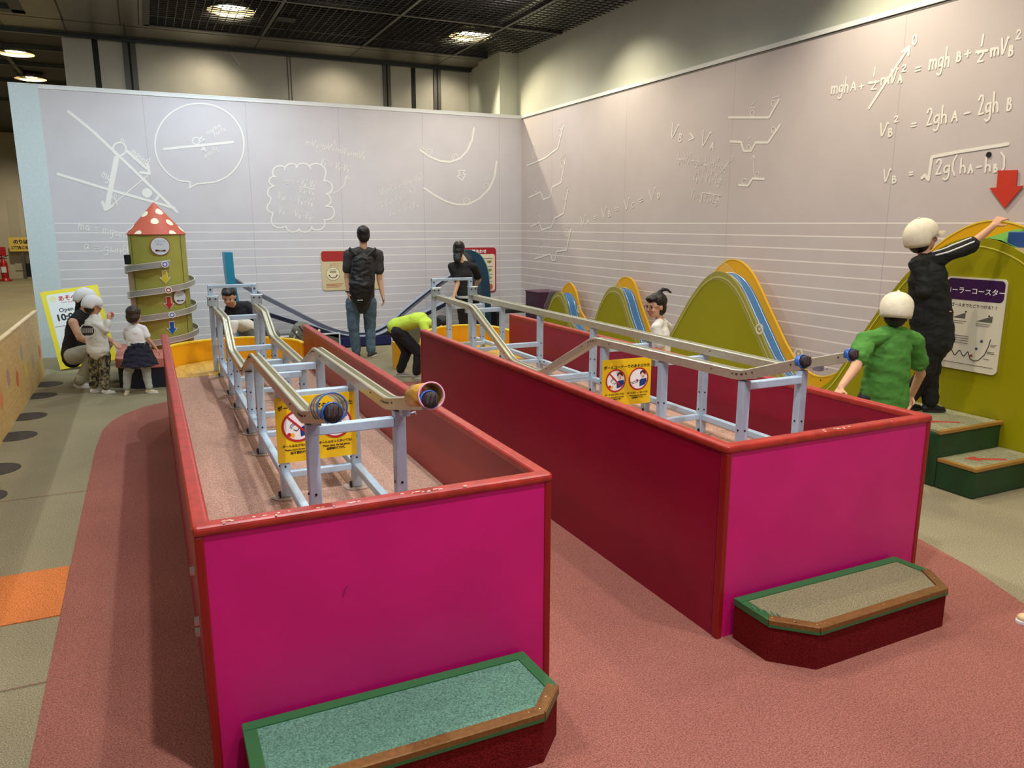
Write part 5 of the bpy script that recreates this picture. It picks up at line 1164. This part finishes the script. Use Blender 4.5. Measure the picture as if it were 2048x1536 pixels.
def person(label, J, s, shirt, pants, shoes, hands=None, sleeve=.5, torso_w=.15, shirt_len=0., extra=None, vox=.006, legr=1.0, wr_amp=.006, shirt_name='shirt', loose=1.0, legcut=1.0, footz=0, sole=None, pants_name='trousers', limb=1.0, group=None, tflat=.66, cuff=None):
    """J: dict of joints (Vector): head, f, u, neck, chest, pelvis, sh/el/wr/hip/kn/an + L/R, toe direction"""
    t = thing('person', (J['pelvis'].x, J['pelvis'].y, 0), label, 'person', group)
    side = (J['shR']-J['shL']).normalized(); hs = (J['hipR']-J['hipL']).normalized(); b = B(); k = s
    head_geo(b, J['head'], J['f'], J['u'], J.get('hscale', s))
    cap_mesh(b, J['neck']-(J['head']-J['neck'])*.1, J['head']-Vector(J['u']).normalized()*.045*k, .050*k, .048*k)
    cap_mesh(b, J['neck'].lerp(J['chest'], .35), J['chest'], .085*k, torso_w*.9*k, side, tflat); cap_mesh(b, J['chest'], J['pelvis'], torso_w*.88*k, torso_w*.92*k, side.lerp(hs, .5), tflat)
    for S in 'LR':
        cap_mesh(b, J['neck'].lerp(J['sh'+S], .35), J['sh'+S], .050*k, .050*k)
        cap_mesh(b, J['sh'+S], J['el'+S], .048*k*limb, .038*k*limb); cap_mesh(b, J['el'+S], J['wr'+S], .038*k*limb, .026*k*limb)
        cap_mesh(b, J['hip'+S], J['kn'+S], .080*k, .054*k); cap_mesh(b, J['kn'+S], J['an'+S], .053*k, .034*k)
        hd = (hands or {}).get(S, {}); d = hd.get('d', J['wr'+S]-J['el'+S]); n_ = hd.get('n', side*(1 if S == 'L' else -1))
        cap_mesh(b, J['wr'+S]-Vector(d).normalized()*.01*k, J['wr'+S]+Vector(d).normalized()*.02*k, .024*k, .022*k)
        hand_geo(b, J['wr'+S]+Vector(d).normalized()*.012*k, d, n_, k*hd.get('s', 1.0), hd.get('curl', .35), hd.get('th', 1 if S == 'L' else -1))
    fuse('body', b, M_skin, t, vox, 2)
    face_parts(t, J['head'], J['f'], J['u'], J.get('hscale', s))
    # shirt
    b = B(); g = .016*k*loose; dn = (J['pelvis']-J['chest']).normalized()
    cap_mesh(b, J['neck'].lerp(J['chest'], .30), J['chest'], .088*k+g, torso_w*.9*k+g, side, tflat+.04); cap_mesh(b, J['chest'], J['pelvis']+dn*shirt_len, torso_w*.9*k+g, torso_w*.95*k+g*1.6, side.lerp(hs, .5), tflat+.06)
    for S in 'LR':
        cap_mesh(b, J['neck'].lerp(J['sh'+S], .30), J['neck'].lerp(J['sh'+S], 1 if sleeve else .72), .052*k+g*.7, .054*k+g*.7)
        if sleeve:
            e = J['sh'+S].lerp(J['el'+S], min(1, sleeve*2 if sleeve < .5 else 1))
            if sleeve <= .5: cap_mesh(b, J['sh'+S], J['sh'+S].lerp(J['el'+S], sleeve*1.5), .055*k+g*.8, .052*k+g*1.1)
            else: cap_mesh(b, J['sh'+S], J['el'+S], .053*k+g*.8, .044*k+g); cap_mesh(b, J['el'+S], J['el'+S].lerp(J['wr'+S], (sleeve-.5)*2), .044*k+g, .034*k+g)
    so = fuse(shirt_name, b, shirt, t, vox, 4, wr_amp, 11)
    # trousers
    if pants is not None:
        b = B(); g2 = .014*k*legr
        cap_mesh(b, J['pelvis']+ (J['chest']-J['pelvis']).normalized()*.02*k, J['pelvis'], torso_w*.86*k+g2*.3, torso_w*.9*k+g2*.4, hs, tflat+.04)
        for S in 'LR':
            cap_mesh(b, J['hip'+S], J['kn'+S], .086*k+g2, .062*k+g2); e = J['kn'+S].lerp(J['an'+S], legcut); cap_mesh(b, J['kn'+S], e, .060*k+g2, .044*k+g2*1.2)
        fuse(pants_name, b, pants, t, vox, 4, wr_amp, 10)
        if cuff:
            b = B()
            for S in 'LR': q = J['kn'+S].lerp(J['an'+S], legcut); cap_mesh(b, q-Vector((0, 0, .012)), q+Vector((0, 0, .03)), .062*k, .064*k)
            fuse('trouser_cuff', b, cuff, t, vox, 3)
    for S in 'LR':
        shoe_geo(t, J['an'+S], J['toe'+S], k*J.get('shoe', 1.0), shoes, sole, J.get('gz'+S, footz))
    return t, so
def V(*a): return Vector(a)
# helper: joint from photo position and depth
def j(px, py, y): return at(px, py, Y=y)

# ---- man with backpack (back view)
y = 9.45; J = dict(head=j(726, 470, y), f=V(.05, 1, -.08), u=V(0, 0, 1), neck=j(727, 500, y), chest=j(726, 530, y), pelvis=j(722, 600, y),
    shL=j(697, 509, y), elL=j(694, 556, y+.03), wrL=j(697, 585, y-.02), shR=j(757, 509, y), elR=j(759, 560, y+.02), wrR=j(765, 590, y-.03),
    hipL=j(706, 606, y), knL=j(707, 655, y+.02), anL=V(2.30, y+.05, .09), hipR=j(739, 606, y), knR=j(740, 655, y+.02), anR=V(2.47, y-.02, .09), toeL=V(-.25, 1, 0), toeR=V(.6, .7, 0), hscale=.92)
M_tee = mat('charcoal_tshirt', (58, 55, 52), .8); M_jean = mat('blue_jeans', (84, 106, 122), .85, nscale=30, namp=.12); M_sneak = mat('white_sneaker', (222, 218, 208), .6)
t, so = person('man in charcoal T-shirt and blue jeans with black backpack, seen from behind', J, .95, M_tee, M_jean, mat('dark_sneaker', (52, 48, 48), .6), sleeve=.40, torso_w=.165, legr=1.1, tflat=.6, vox=.0075)
hair_geo(t, J['head'], J['f'], J['u'], .92, M_hairk, vox=.0075)
b = B(); bm_tube(b, [J['wrL']+Vector((.034*math.cos(a), .034*math.sin(a), .012)) for a in [k*math.pi/6 for k in range(13)]], .007, 6); obj('wrist_watch', b, M_black, t)
M_bag = mat('black_nylon', (16, 16, 18), .55, nscale=30, namp=.2)
t = thing('backpack', (2.42, y-.2, .9), 'black nylon backpack worn on the back of the man in jeans', 'backpack')
b = B(); q0, q1, q2 = j(724, 528, y-.19), j(723, 575, y-.21), j(722, 594, y-.21)
cap_mesh(b, q0, q1, .125, .155, V(1, 0, 0), .55); cap_mesh(b, q1, q2, .165, .115, V(1, 0, 0), .58); cap_mesh(b, j(724, 512, y-.17), q0, .045, .11, V(1, 0, 0), .5); fuse('bag_body', b, M_bag, t, .008, 4, .010, 16)
for px0, px1 in ((716, 700), (733, 750)):
    b = B(); bm_tube(b, [j(px0, 515, y-.2), j((px0+px1)/2, 505, y-.15), j(px1, 497, y-.06), j(px1+(3 if px1 > 720 else -3), 505, y+.10), j(px1, 545, y+.14)], .016, 8); obj('shoulder_strap', b, M_bag, t, smooth=True)
b = B(); bm_tube(b, [j(712, 520, y-.25), j(724, 514, y-.26), j(736, 520, y-.25)], .007, 8); obj('drawstring', b, mat('cord_grey', (60, 60, 62), .6), t)
b = B(); fr = Frame(j(712, 604, y-.312), (1, 0, 0), (0, 0, 1)); fstroke(b, fr, [(.02, .02), (.05, .02)], .010, 0); fstroke(b, fr, [(.06, .02), (.08, .02)], .010, 0); obj('bag_logo', b, M_cap, t)

# ---- child bending over in neon shirt
y = 7.95; J = dict(head=j(884, 652, y-.40), f=V(.62, -.35, -.70), u=V(.75, -.3, .55), neck=j(862, 648, y-.30), chest=j(836, 640, y-.16), pelvis=j(793, 652, y+.03),
    shL=j(850, 640, y-.08), elL=j(862, 668, y-.12), wrL=j(885, 690, y-.30), shR=j(846, 648, y-.34), elR=j(858, 680, y-.42), wrR=j(880, 690, y-.52),
    hipL=j(790, 660, y+.09), knL=j(814, 702, y+.02), anL=V(2.44, y+.12, .08), hipR=j(796, 662, y-.06), knR=j(838, 706, y-.12), anR=V(2.55, y-.10, .08), toeL=V(.8, -.5, 0), toeR=V(.8, -.6, 0), hscale=.86)
M_neon = mat('neon_yellow_tshirt', (206, 236, 76), .8); M_nvy = mat('dark_navy_trousers', (30, 32, 42), .85)
t, so = person('child in neon yellow T-shirt and dark trousers bending over the right pen end', J, .72, M_neon, M_nvy, mat('grey_sneaker', (176, 168, 166), .6), sleeve=.45, torso_w=.155, legr=1.6, vox=.0065, shirt_len=-.02)
hair_geo(t, J['head'], J['f'], J['u'], .86, M_hairk, vox=.0065)

# ---- woman or teenager at the far right end of the U track
y = 9.5; x0 = at(928, 560, Y=y).x; J = dict(head=j(918, 500, y), f=V(.5, .8, -.35), u=V(.05, 0, 1), neck=j(922, 527, y), chest=j(926, 552, y), pelvis=j(936, 598, y),
    shL=j(904, 533, y-.02), elL=j(916, 565, y-.04), wrL=j(908, 592, y-.10), shR=j(948, 534, y+.02), elR=j(958, 560, y+.15), wrR=j(950, 575, y+.30),
    hipL=j(926, 602, y), knL=V(x0+.0, y+.03, .40), anL=V(x0+.02, y, .08), hipR=j(948, 602, y), knR=V(x0+.16, y+.04, .40), anR=V(x0+.17, y+.02, .08), toeL=V(.2, 1, 0), toeR=V(.3, 1, 0), hscale=.90)
t, so = person('person in black top and wide black trousers at the right end of the U track', J, .86, mat('black_top', (24, 24, 30), .8), mat('black_wide_trousers', (30, 26, 26), .85), M_sneak, sleeve=.45, torso_w=.15, legr=2.0, vox=.0075, shirt_len=-.03)
hair_geo(t, J['head'], J['f'], J['u'], .9, M_hairk, vox=.0075, long=.05)
b = B(); bm_lathe(b, [(.150, 0), (.155, .03), (.150, .03)], 28, J['pelvis']+V(0, 0, .02)); obj('white_hem', b, M_cap, t)

# ---- adult crouching far behind the left pen
y = 9.15; J = dict(head=j(458, 594, y), f=V(-.25, -.85, -.35), u=V(-.1, -.2, 1), neck=j(470, 612, y+.06), chest=j(484, 630, y+.10), pelvis=j(508, 668, y+.22),
    shL=j(494, 612, y+.06), elL=j(520, 640, y-.05), wrL=j(500, 660, y-.22), shR=j(460, 618, y+.12), elR=j(452, 648, y+.02), wrR=j(462, 668, y-.16),
    hipL=j(520, 672, y+.2), knL=V(1.25, y-.10, .40), anL=V(1.28, y+.10, .08), hipR=j(498, 674, y+.2), knR=V(.98, y-.18, .38), anR=V(1.02, y+.06, .08), toeL=V(.2, -1, 0), toeR=V(-.1, -1, 0), hscale=.92)
t, so = person('adult in black top crouching behind the curved yellow end of the left pen', J, .9, mat('black_top', (24, 24, 30), .8), mat('grey_trousers', (110, 112, 104), .85), M_sneak, sleeve=.9, torso_w=.155, legr=1.2, vox=.0075)
hair_geo(t, J['head'], J['f'], J['u'], .92, M_hairk, vox=.0075)
# ---- child in white shirt bending in front of that adult
y = 8.55; J = dict(head=j(448, 668, y-.16), f=V(-.35, -.5, -.8), u=V(-.7, -.5, .4), neck=j(456, 650, y-.08), chest=j(466, 644, y), pelvis=j(492, 652, y+.14),
    shL=j(470, 648, y-.12), elL=j(462, 672, y-.14), wrL=j(455, 690, y-.2), shR=j(450, 646, y+.08), elR=j(447, 668, y+.05), wrR=j(447, 686, y-.02),
    hipL=j(496, 656, y+.10), knL=V(1.0, y+.08, .25), anL=V(1.02, y+.22, .07), hipR=j(486, 656, y+.18), knR=V(.90, y+.12, .25), anR=V(.92, y+.27, .07), toeL=V(-.3, -1, 0), toeR=V(-.4, -1, 0), hscale=.8)
t, so = person('child in white T-shirt bending low behind the left track frame', J, .62, mat('white_tshirt', (232, 228, 214), .8), mat('grey_trousers', (110, 112, 104), .85), M_sneak, sleeve=.4, torso_w=.165, legr=1.2, vox=.0065)
hair_geo(t, J['head'], J['f'], J['u'], .8, M_hairb, vox=.0065)
# ---- grey rucksack with cream handle, standing on the floor by them
bp = at(556, 690, Z=0); bx, by = 1.62, 9.1
t = thing('grey_rucksack', (bx, by, 0), 'grey rucksack with cream trim on the floor behind the left pen', 'bag')
b = B(); cap_mesh(b, V(bx-.12, by, .16), V(bx-.05, by, .42), .15, .12, V(1, 0, 0), .7); cap_mesh(b, V(bx+.06, by, .14), V(bx+.09, by, .3), .13, .1, V(1, 0, 0), .7); fuse('bag_body', b, mat('grey_canvas', (128, 126, 112), .8), t, .008, 4, .01, 12)
b = B(); bm_tube(b, [(bx-.02, by-.12, .34), (bx+.06, by-.12, .36), (bx+.14, by-.1, .44)], .014, 8); bm_tube(b, [(bx-.16, by-.11, .12), (bx-.19, by-.11, .3), (bx-.12, by-.1, .44)], .010, 8); obj('cream_trim', b, mat('cream_trim', (222, 210, 170), .6), t, smooth=True)
b = B(); bm_tube(b, [(bx-.10, by-.13, .50), (bx-.02, by-.14, .38), (bx+.08, by-.13, .22)], .012, 8); bm_tube(b, [(bx-.18, by-.12, .46), (bx-.06, by-.14, .30), (bx+.02, by-.13, .12)], .010, 8); obj('carry_strap', b, M_dark, t, smooth=True)

# ---- woman crouching at the tower
y = 8.95; J = dict(head=j(172, 600, y), f=V(.85, -.25, -.25), u=V(.1, 0, 1), neck=j(163, 626, y), chest=j(156, 652, y+.02), pelvis=j(148, 705, y+.05),
    shL=j(178, 640, y+.16), elL=j(200, 668, y+.14), wrL=j(226, 684, y-.05), shR=j(146, 645, y-.14), elR=j(160, 676, y-.20), wrR=j(190, 690, y-.25),
    hipL=j(160, 708, y+.14), knL=V(-.46, y+.10, .42), anL=V(-.66, y+.16, .08), hipR=j(148, 712, y-.08), knR=V(-.52, y-.16, .40), anR=V(-.72, y-.10, .08), toeL=V(1, -.1, 0), toeR=V(1, -.2, 0), hscale=.90)
t, so = person('woman in sleeveless black top crouching beside the toddlers at the tower', J, .9, mat('black_sleeveless', (22, 22, 24), .85), mat('pale_olive_trousers', (170, 166, 144), .85), M_sneak, sleeve=0, torso_w=.16, legr=1.3, vox=.007, hands={'L': dict(n=V(0, 0, -1)), 'R': dict(n=V(0, 1, 0))})
hair_geo(t, J['head'], J['f'], J['u'], .9, M_hairk, vox=.007, long=.02); cap_geo(t, J['head'], J['f'], J['u'], .95, mat('white_cap_cloth', (236, 236, 232), .8))
# ---- toddler in camouflage trousers
y = 8.5; J = dict(head=j(186, 612, y), f=V(.75, .35, -.2), u=V(0, 0, 1), neck=j(187, 632, y), chest=j(190, 652, y), pelvis=j(197, 702, y),
    shL=j(183, 645, y+.06), elL=j(204, 652, y+.10), wrL=j(217, 638, y+.05), shR=j(190, 648, y-.06), elR=j(212, 660, y-.08), wrR=j(216, 640, y-.06),
    hipL=j(189, 712, y+.03), knL=j(189, 742, y+.03), anL=V(-.585, y+.04, .07), hipR=j(208, 712, y-.03), knR=j(208, 745, y-.04), anR=V(-.475, y-.06, .07), toeL=V(.5, .3, 0), toeR=V(1, -.1, 0), hscale=.78)
M_camo = mat('camouflage', (104, 98, 72), .85)
nt = M_camo.node_tree; tc = nt.nodes.new('ShaderNodeTexCoord'); nz = nt.nodes.new('ShaderNodeTexNoise'); nz.inputs['Scale'].default_value = 26; cr = nt.nodes.new('ShaderNodeValToRGB'); cr.color_ramp.interpolation = 'CONSTANT'
for pos, c in ((0, (38, 36, 28)), (.42, (92, 84, 56)), (.52, (150, 138, 104)), (.60, (66, 66, 44))):
    e = cr.color_ramp.elements.new(pos) if pos else cr.color_ramp.elements[0]; e.color = srgb(c)
cr.color_ramp.elements[-1].color = srgb((66, 66, 44))
nt.links.new(tc.outputs['Object'], nz.inputs['Vector']); nt.links.new(nz.outputs['Fac'], cr.inputs['Fac']); nt.links.new(cr.outputs['Color'], nt.nodes['Principled BSDF'].inputs['Base Color'])
M_longtee = mat('white_long_sleeve', (232, 230, 216), .8)
t, so = person('toddler in white long-sleeved shirt and camouflage trousers by the tower', J, .56, M_longtee, M_camo, M_sneak, sleeve=.9, torso_w=.185, legr=2.2, legcut=.92, vox=.006, loose=1.4, tflat=.75, cuff=mat('tan_cuff', (170, 150, 104), .8), shirt_len=-.02)
cap_geo(t, J['head'], J['f'], J['u'], .84, mat('white_cap_cloth', (236, 236, 232), .8)); hair_geo(t, J['head'], J['f'], J['u'], .76, M_hairk, vox=.006, fringe=False)
fr = Frame(j(164, 672, y-.155), (1, -.25, 0), (0, 0, 1)); b = B(); flat_poly(b, fr, circ(.05, .05, .07, 24, .048), -.014, .002); o = obj('shirt_print', b, mat('shirt_print_dark', (48, 48, 52), .7), t)
b = B(); ring_poly(b, fr, .05, .05, .060, .068, -.011, 24); [fstroke(b, fr, [(-.0+.018*k, .03), (.004+.018*k, .07)], .007, -.010) for k in range(6)]; obj('shirt_print', b, M_longtee, t)
b = B(); ell(b, J['wrL']+V(.03, -.01, .045), .022, .022, .022); tag(obj('red_ball', b, M_red, smooth=True), 'small red ball held up by the toddler in camouflage trousers', 'ball')
# ---- toddler girl in navy skirt
y = 8.33; J = dict(head=j(268, 632, y), f=V(.35, .85, -.3), u=V(0, 0, 1), neck=j(269, 650, y), chest=j(270, 668, y), pelvis=j(277, 706, y),
    shL=j(256, 657, y), elL=j(252, 676, y+.08), wrL=j(262, 690, y+.16), shR=j(286, 657, y), elR=j(296, 678, y-.02), wrR=j(312, 697, y-.01),
    hipL=j(264, 722, y), knL=j(255, 748, y+.02), anL=V(-.285, y+.02, .07), hipR=j(290, 722, y), knR=j(293, 748, y-.02), anR=V(-.085, y-.05, .07), toeL=V(-.2, -.9, 0), toeR=V(1, -.25, 0), hscale=.76)
t, so = person('toddler girl in white top, navy skirt and pale grey leggings at the tower', J, .54, mat('white_short_top', (240, 240, 238), .8), mat('pale_grey_leggings', (176, 184, 180), .85), mat('cream_sneaker', (226, 214, 184), .6), sleeve=.45, torso_w=.165, legr=1.3, vox=.006, tflat=.75, shirt_len=-.06, pants_name='leggings')
hair_geo(t, J['head'], J['f'], J['u'], .78, M_hairb, vox=.006)
b = B(); c0, c1 = j(275, 684, y), j(276, 729, y+.0); bm_lathe(b, [(.088, 0), (.10, -.04), (.135, -.13), (.17, -.22), (.175, -.235), (.15, -.23)], 40, c0, V(0, 0, 1)); o = fuse('skirt', b, mat('navy_skirt', (28, 28, 46), .85), t, .006, 3, .012, 20)

# ---- girl with glasses behind the right pen
y = 5.55; J = dict(head=j(1311, 612, y), f=V(-.95, -.15, -.12), u=V(0, 0, 1), neck=j(1322, 642, y), chest=j(1322, 672, y), pelvis=V(4.08, y, .45),
    shL=j(1312, 655, y-.11), elL=V(3.98, y-.16, .56), wrL=V(3.80, y-.16, .50), shR=j(1334, 655, y+.11), elR=V(4.14, y+.14, .58), wrR=V(3.95, y+.16, .5),
    hipL=V(4.09, y-.07, .43), knL=V(4.06, y-.08, .25), anL=V(4.1, y-.08, .07), hipR=V(4.09, y+.07, .43), knR=V(4.05, y+.08, .25), anR=V(4.12, y+.08, .07), toeL=V(-1, 0, 0), toeR=V(-1, 0, 0), hscale=.90)
t, so = person('girl with glasses and black hair in a white shirt standing behind the right pen', J, .70, mat('white_shirt', (232, 232, 226), .8), mat('grey_shorts', (120, 118, 116), .85), M_sneak, sleeve=.45, torso_w=.16, legr=1.2, legcut=.1, vox=.0055)
hc = J['head']; hair_geo(t, hc, J['f'], J['u'], .94, M_hairk, vox=.005, tail=[hc+V(.02, 0, .105), hc+V(.055, -.02, .145), hc+V(.10, -.03, .14), hc+V(.13, -.04, .115)])
b = B(); f_ = V(-.95, -.15, -.12).normalized(); r_ = f_.cross(V(0, 0, 1)).normalized()
for k in (-1, 1):
    c_ = hc+f_*.087+r_*.028*k+V(0, 0, .002); bm_tube(b, [c_+r_*.021*math.cos(a)+V(0, 0, .017*math.sin(a)) for a in [q*math.pi/8 for q in range(17)]], .0018, 6, False); bm_tube(b, [c_+r_*.021*k, hc+r_*.068*k-f_*.01+V(0, 0, .004)], .0016, 6)
obj('glasses', b, M_bolt, t)

# ---- boy in green T-shirt
y = 3.3; J = dict(head=j(1792, 625, y), f=V(.75, .62, -.12), u=V(.03, 0, 1), neck=j(1786, 664, y), chest=j(1778, 705, y), pelvis=j(1768, 800, y),
    shL=j(1729, 682, y+.02), elL=j(1711, 735, y-.06), wrL=j(1683, 773, y-.10), shR=j(1828, 682, y-.02), elR=j(1841, 748, y+.02), wrR=j(1824, 788, y+.12),
    hipL=V(4.10, y+.03, .56), knL=V(4.10, y+.02, .30), anL=V(4.08, y-.02, .075), hipR=V(4.22, y-.02, .56), knR=V(4.24, y-.01, .30), anR=V(4.24, y-.04, .075), toeL=V(.3, 1, 0), toeR=V(.6, .8, 0), hscale=.90)
M_green = mat('green_tshirt', (76, 138, 52), .85, nscale=60, namp=.03)
t, so = person('boy in green T-shirt and cream cap standing before the olive coaster', J, .80, M_green, mat('dark_shorts', (40, 40, 44), .85), M_sneak, sleeve=.42, torso_w=.170, legr=1.6, legcut=.15, vox=.005, loose=1.7, wr_amp=.012, hands={'L': dict(d=V(-.6, -.2, -.5), n=V(.2, 0, -1)), 'R': dict(d=V(-.1, .1, -1))}, shirt_len=0, limb=1.05)
hair_geo(t, J['head'], J['f'], J['u'], .88, M_hairk, vox=.005, fringe=False)
M_creamcap = mat('cream_cap_cloth', (236, 228, 202), .85, nscale=30, namp=.03); cap_geo(t, J['head'], J['f'], J['u'], .99, M_creamcap, vox=.005)
b = B(); p = j(1852, 745, y-.05); stroke(b, [p, p+V(.004, 0, .016)], .006, NB); 
b.free()
# ---- boy in black T-shirt reaching up, on the upper tread
gz = .368
def jx(px, py, x): return at(px, py, X=x)
J = dict(head=jx(1845, 476, 4.66), f=V(.97, -.10, .26), u=V(-.08, 0, 1), neck=jx(1852, 522, 4.66), chest=jx(1856, 560, 4.68), pelvis=jx(1864, 672, 4.76),
    shL=jx(1836, 526, 4.58), elL=jx(1850, 582, 4.60), wrL=jx(1880, 612, 4.74), shR=jx(1884, 514, 4.72), elR=jx(1941, 490, 4.83), wrR=jx(1983, 455, 4.93),
    hipL=jx(1856, 682, 4.74), knL=jx(1852, 742, 4.74), anL=V(4.74, 3.56, gz+.075), hipR=jx(1870, 682, 4.79), knR=jx(1858, 745, 4.83), anR=V(4.84, 3.46, gz+.075), toeL=V(1, -.2, 0), toeR=V(1, -.4, 0), hscale=.92, gzL=gz, gzR=gz)
M_bk = mat('black_tshirt', (20, 22, 21), .8); M_bkp = mat('black_trousers', (14, 14, 16), .85)
t, so = person('boy in black T-shirt with white sleeve stripes and cream cap reaching up on the stair', J, .78, M_bk, M_bkp, mat('black_shoe', (18, 18, 20), .6), sleeve=.51, torso_w=.165, legr=1.5, vox=.005, loose=1.5, wr_amp=.010, hands={'R': dict(d=V(.35, -.30, .60), n=V(.5, .2, -.5), curl=.75, s=1.05)}, sole=M_dark, limb=1.0, shirt_len=.02)
hair_geo(t, J['head'], J['f'], J['u'], .9, M_hairk, vox=.005, fringe=False)
cap_geo(t, J['head'], J['f'], J['u'], 1.02, M_creamcap, vox=.005)
smi = so.matrix_world.inverted()
for off in (-.18, .28):
    b = B(); pts = []
    for k in range(13):
        c_ = J['neck'].lerp(J['shR'], .25+.75*k/5) if k <= 5 else J['shR'].lerp(J['elR'], (k-5)/7*.97)
        nrm = Vector((-.35, -.55+off*-1.0, .85-off*1.2)).normalized()
        hit, loc, no, fi = so.ray_cast(smi @ (c_+nrm*.35), (smi.to_3x3() @ -nrm).normalized())
        if hit: pts.append(so.matrix_world @ loc + nrm*.001)
    if len(pts) > 2: bm_tube(b, pts, .0055, 8); obj('sleeve_stripe', b, M_cap, so, smooth=True)
    else: b.free()

# ---- tip of a shoe at the right edge: a visitor walking in
sp = at(2060, 1247, Z=0)
t = thing('cream_shoe', (sp.x+.03, sp.y, 0), 'cream shoe entering at the right edge on the pink carpet', 'shoe')
shoe_geo(t, V(sp.x+.075, sp.y-.02, .09), V(-1, .35, 0), .9, mat('cream_shoe', (214, 190, 140), .6))
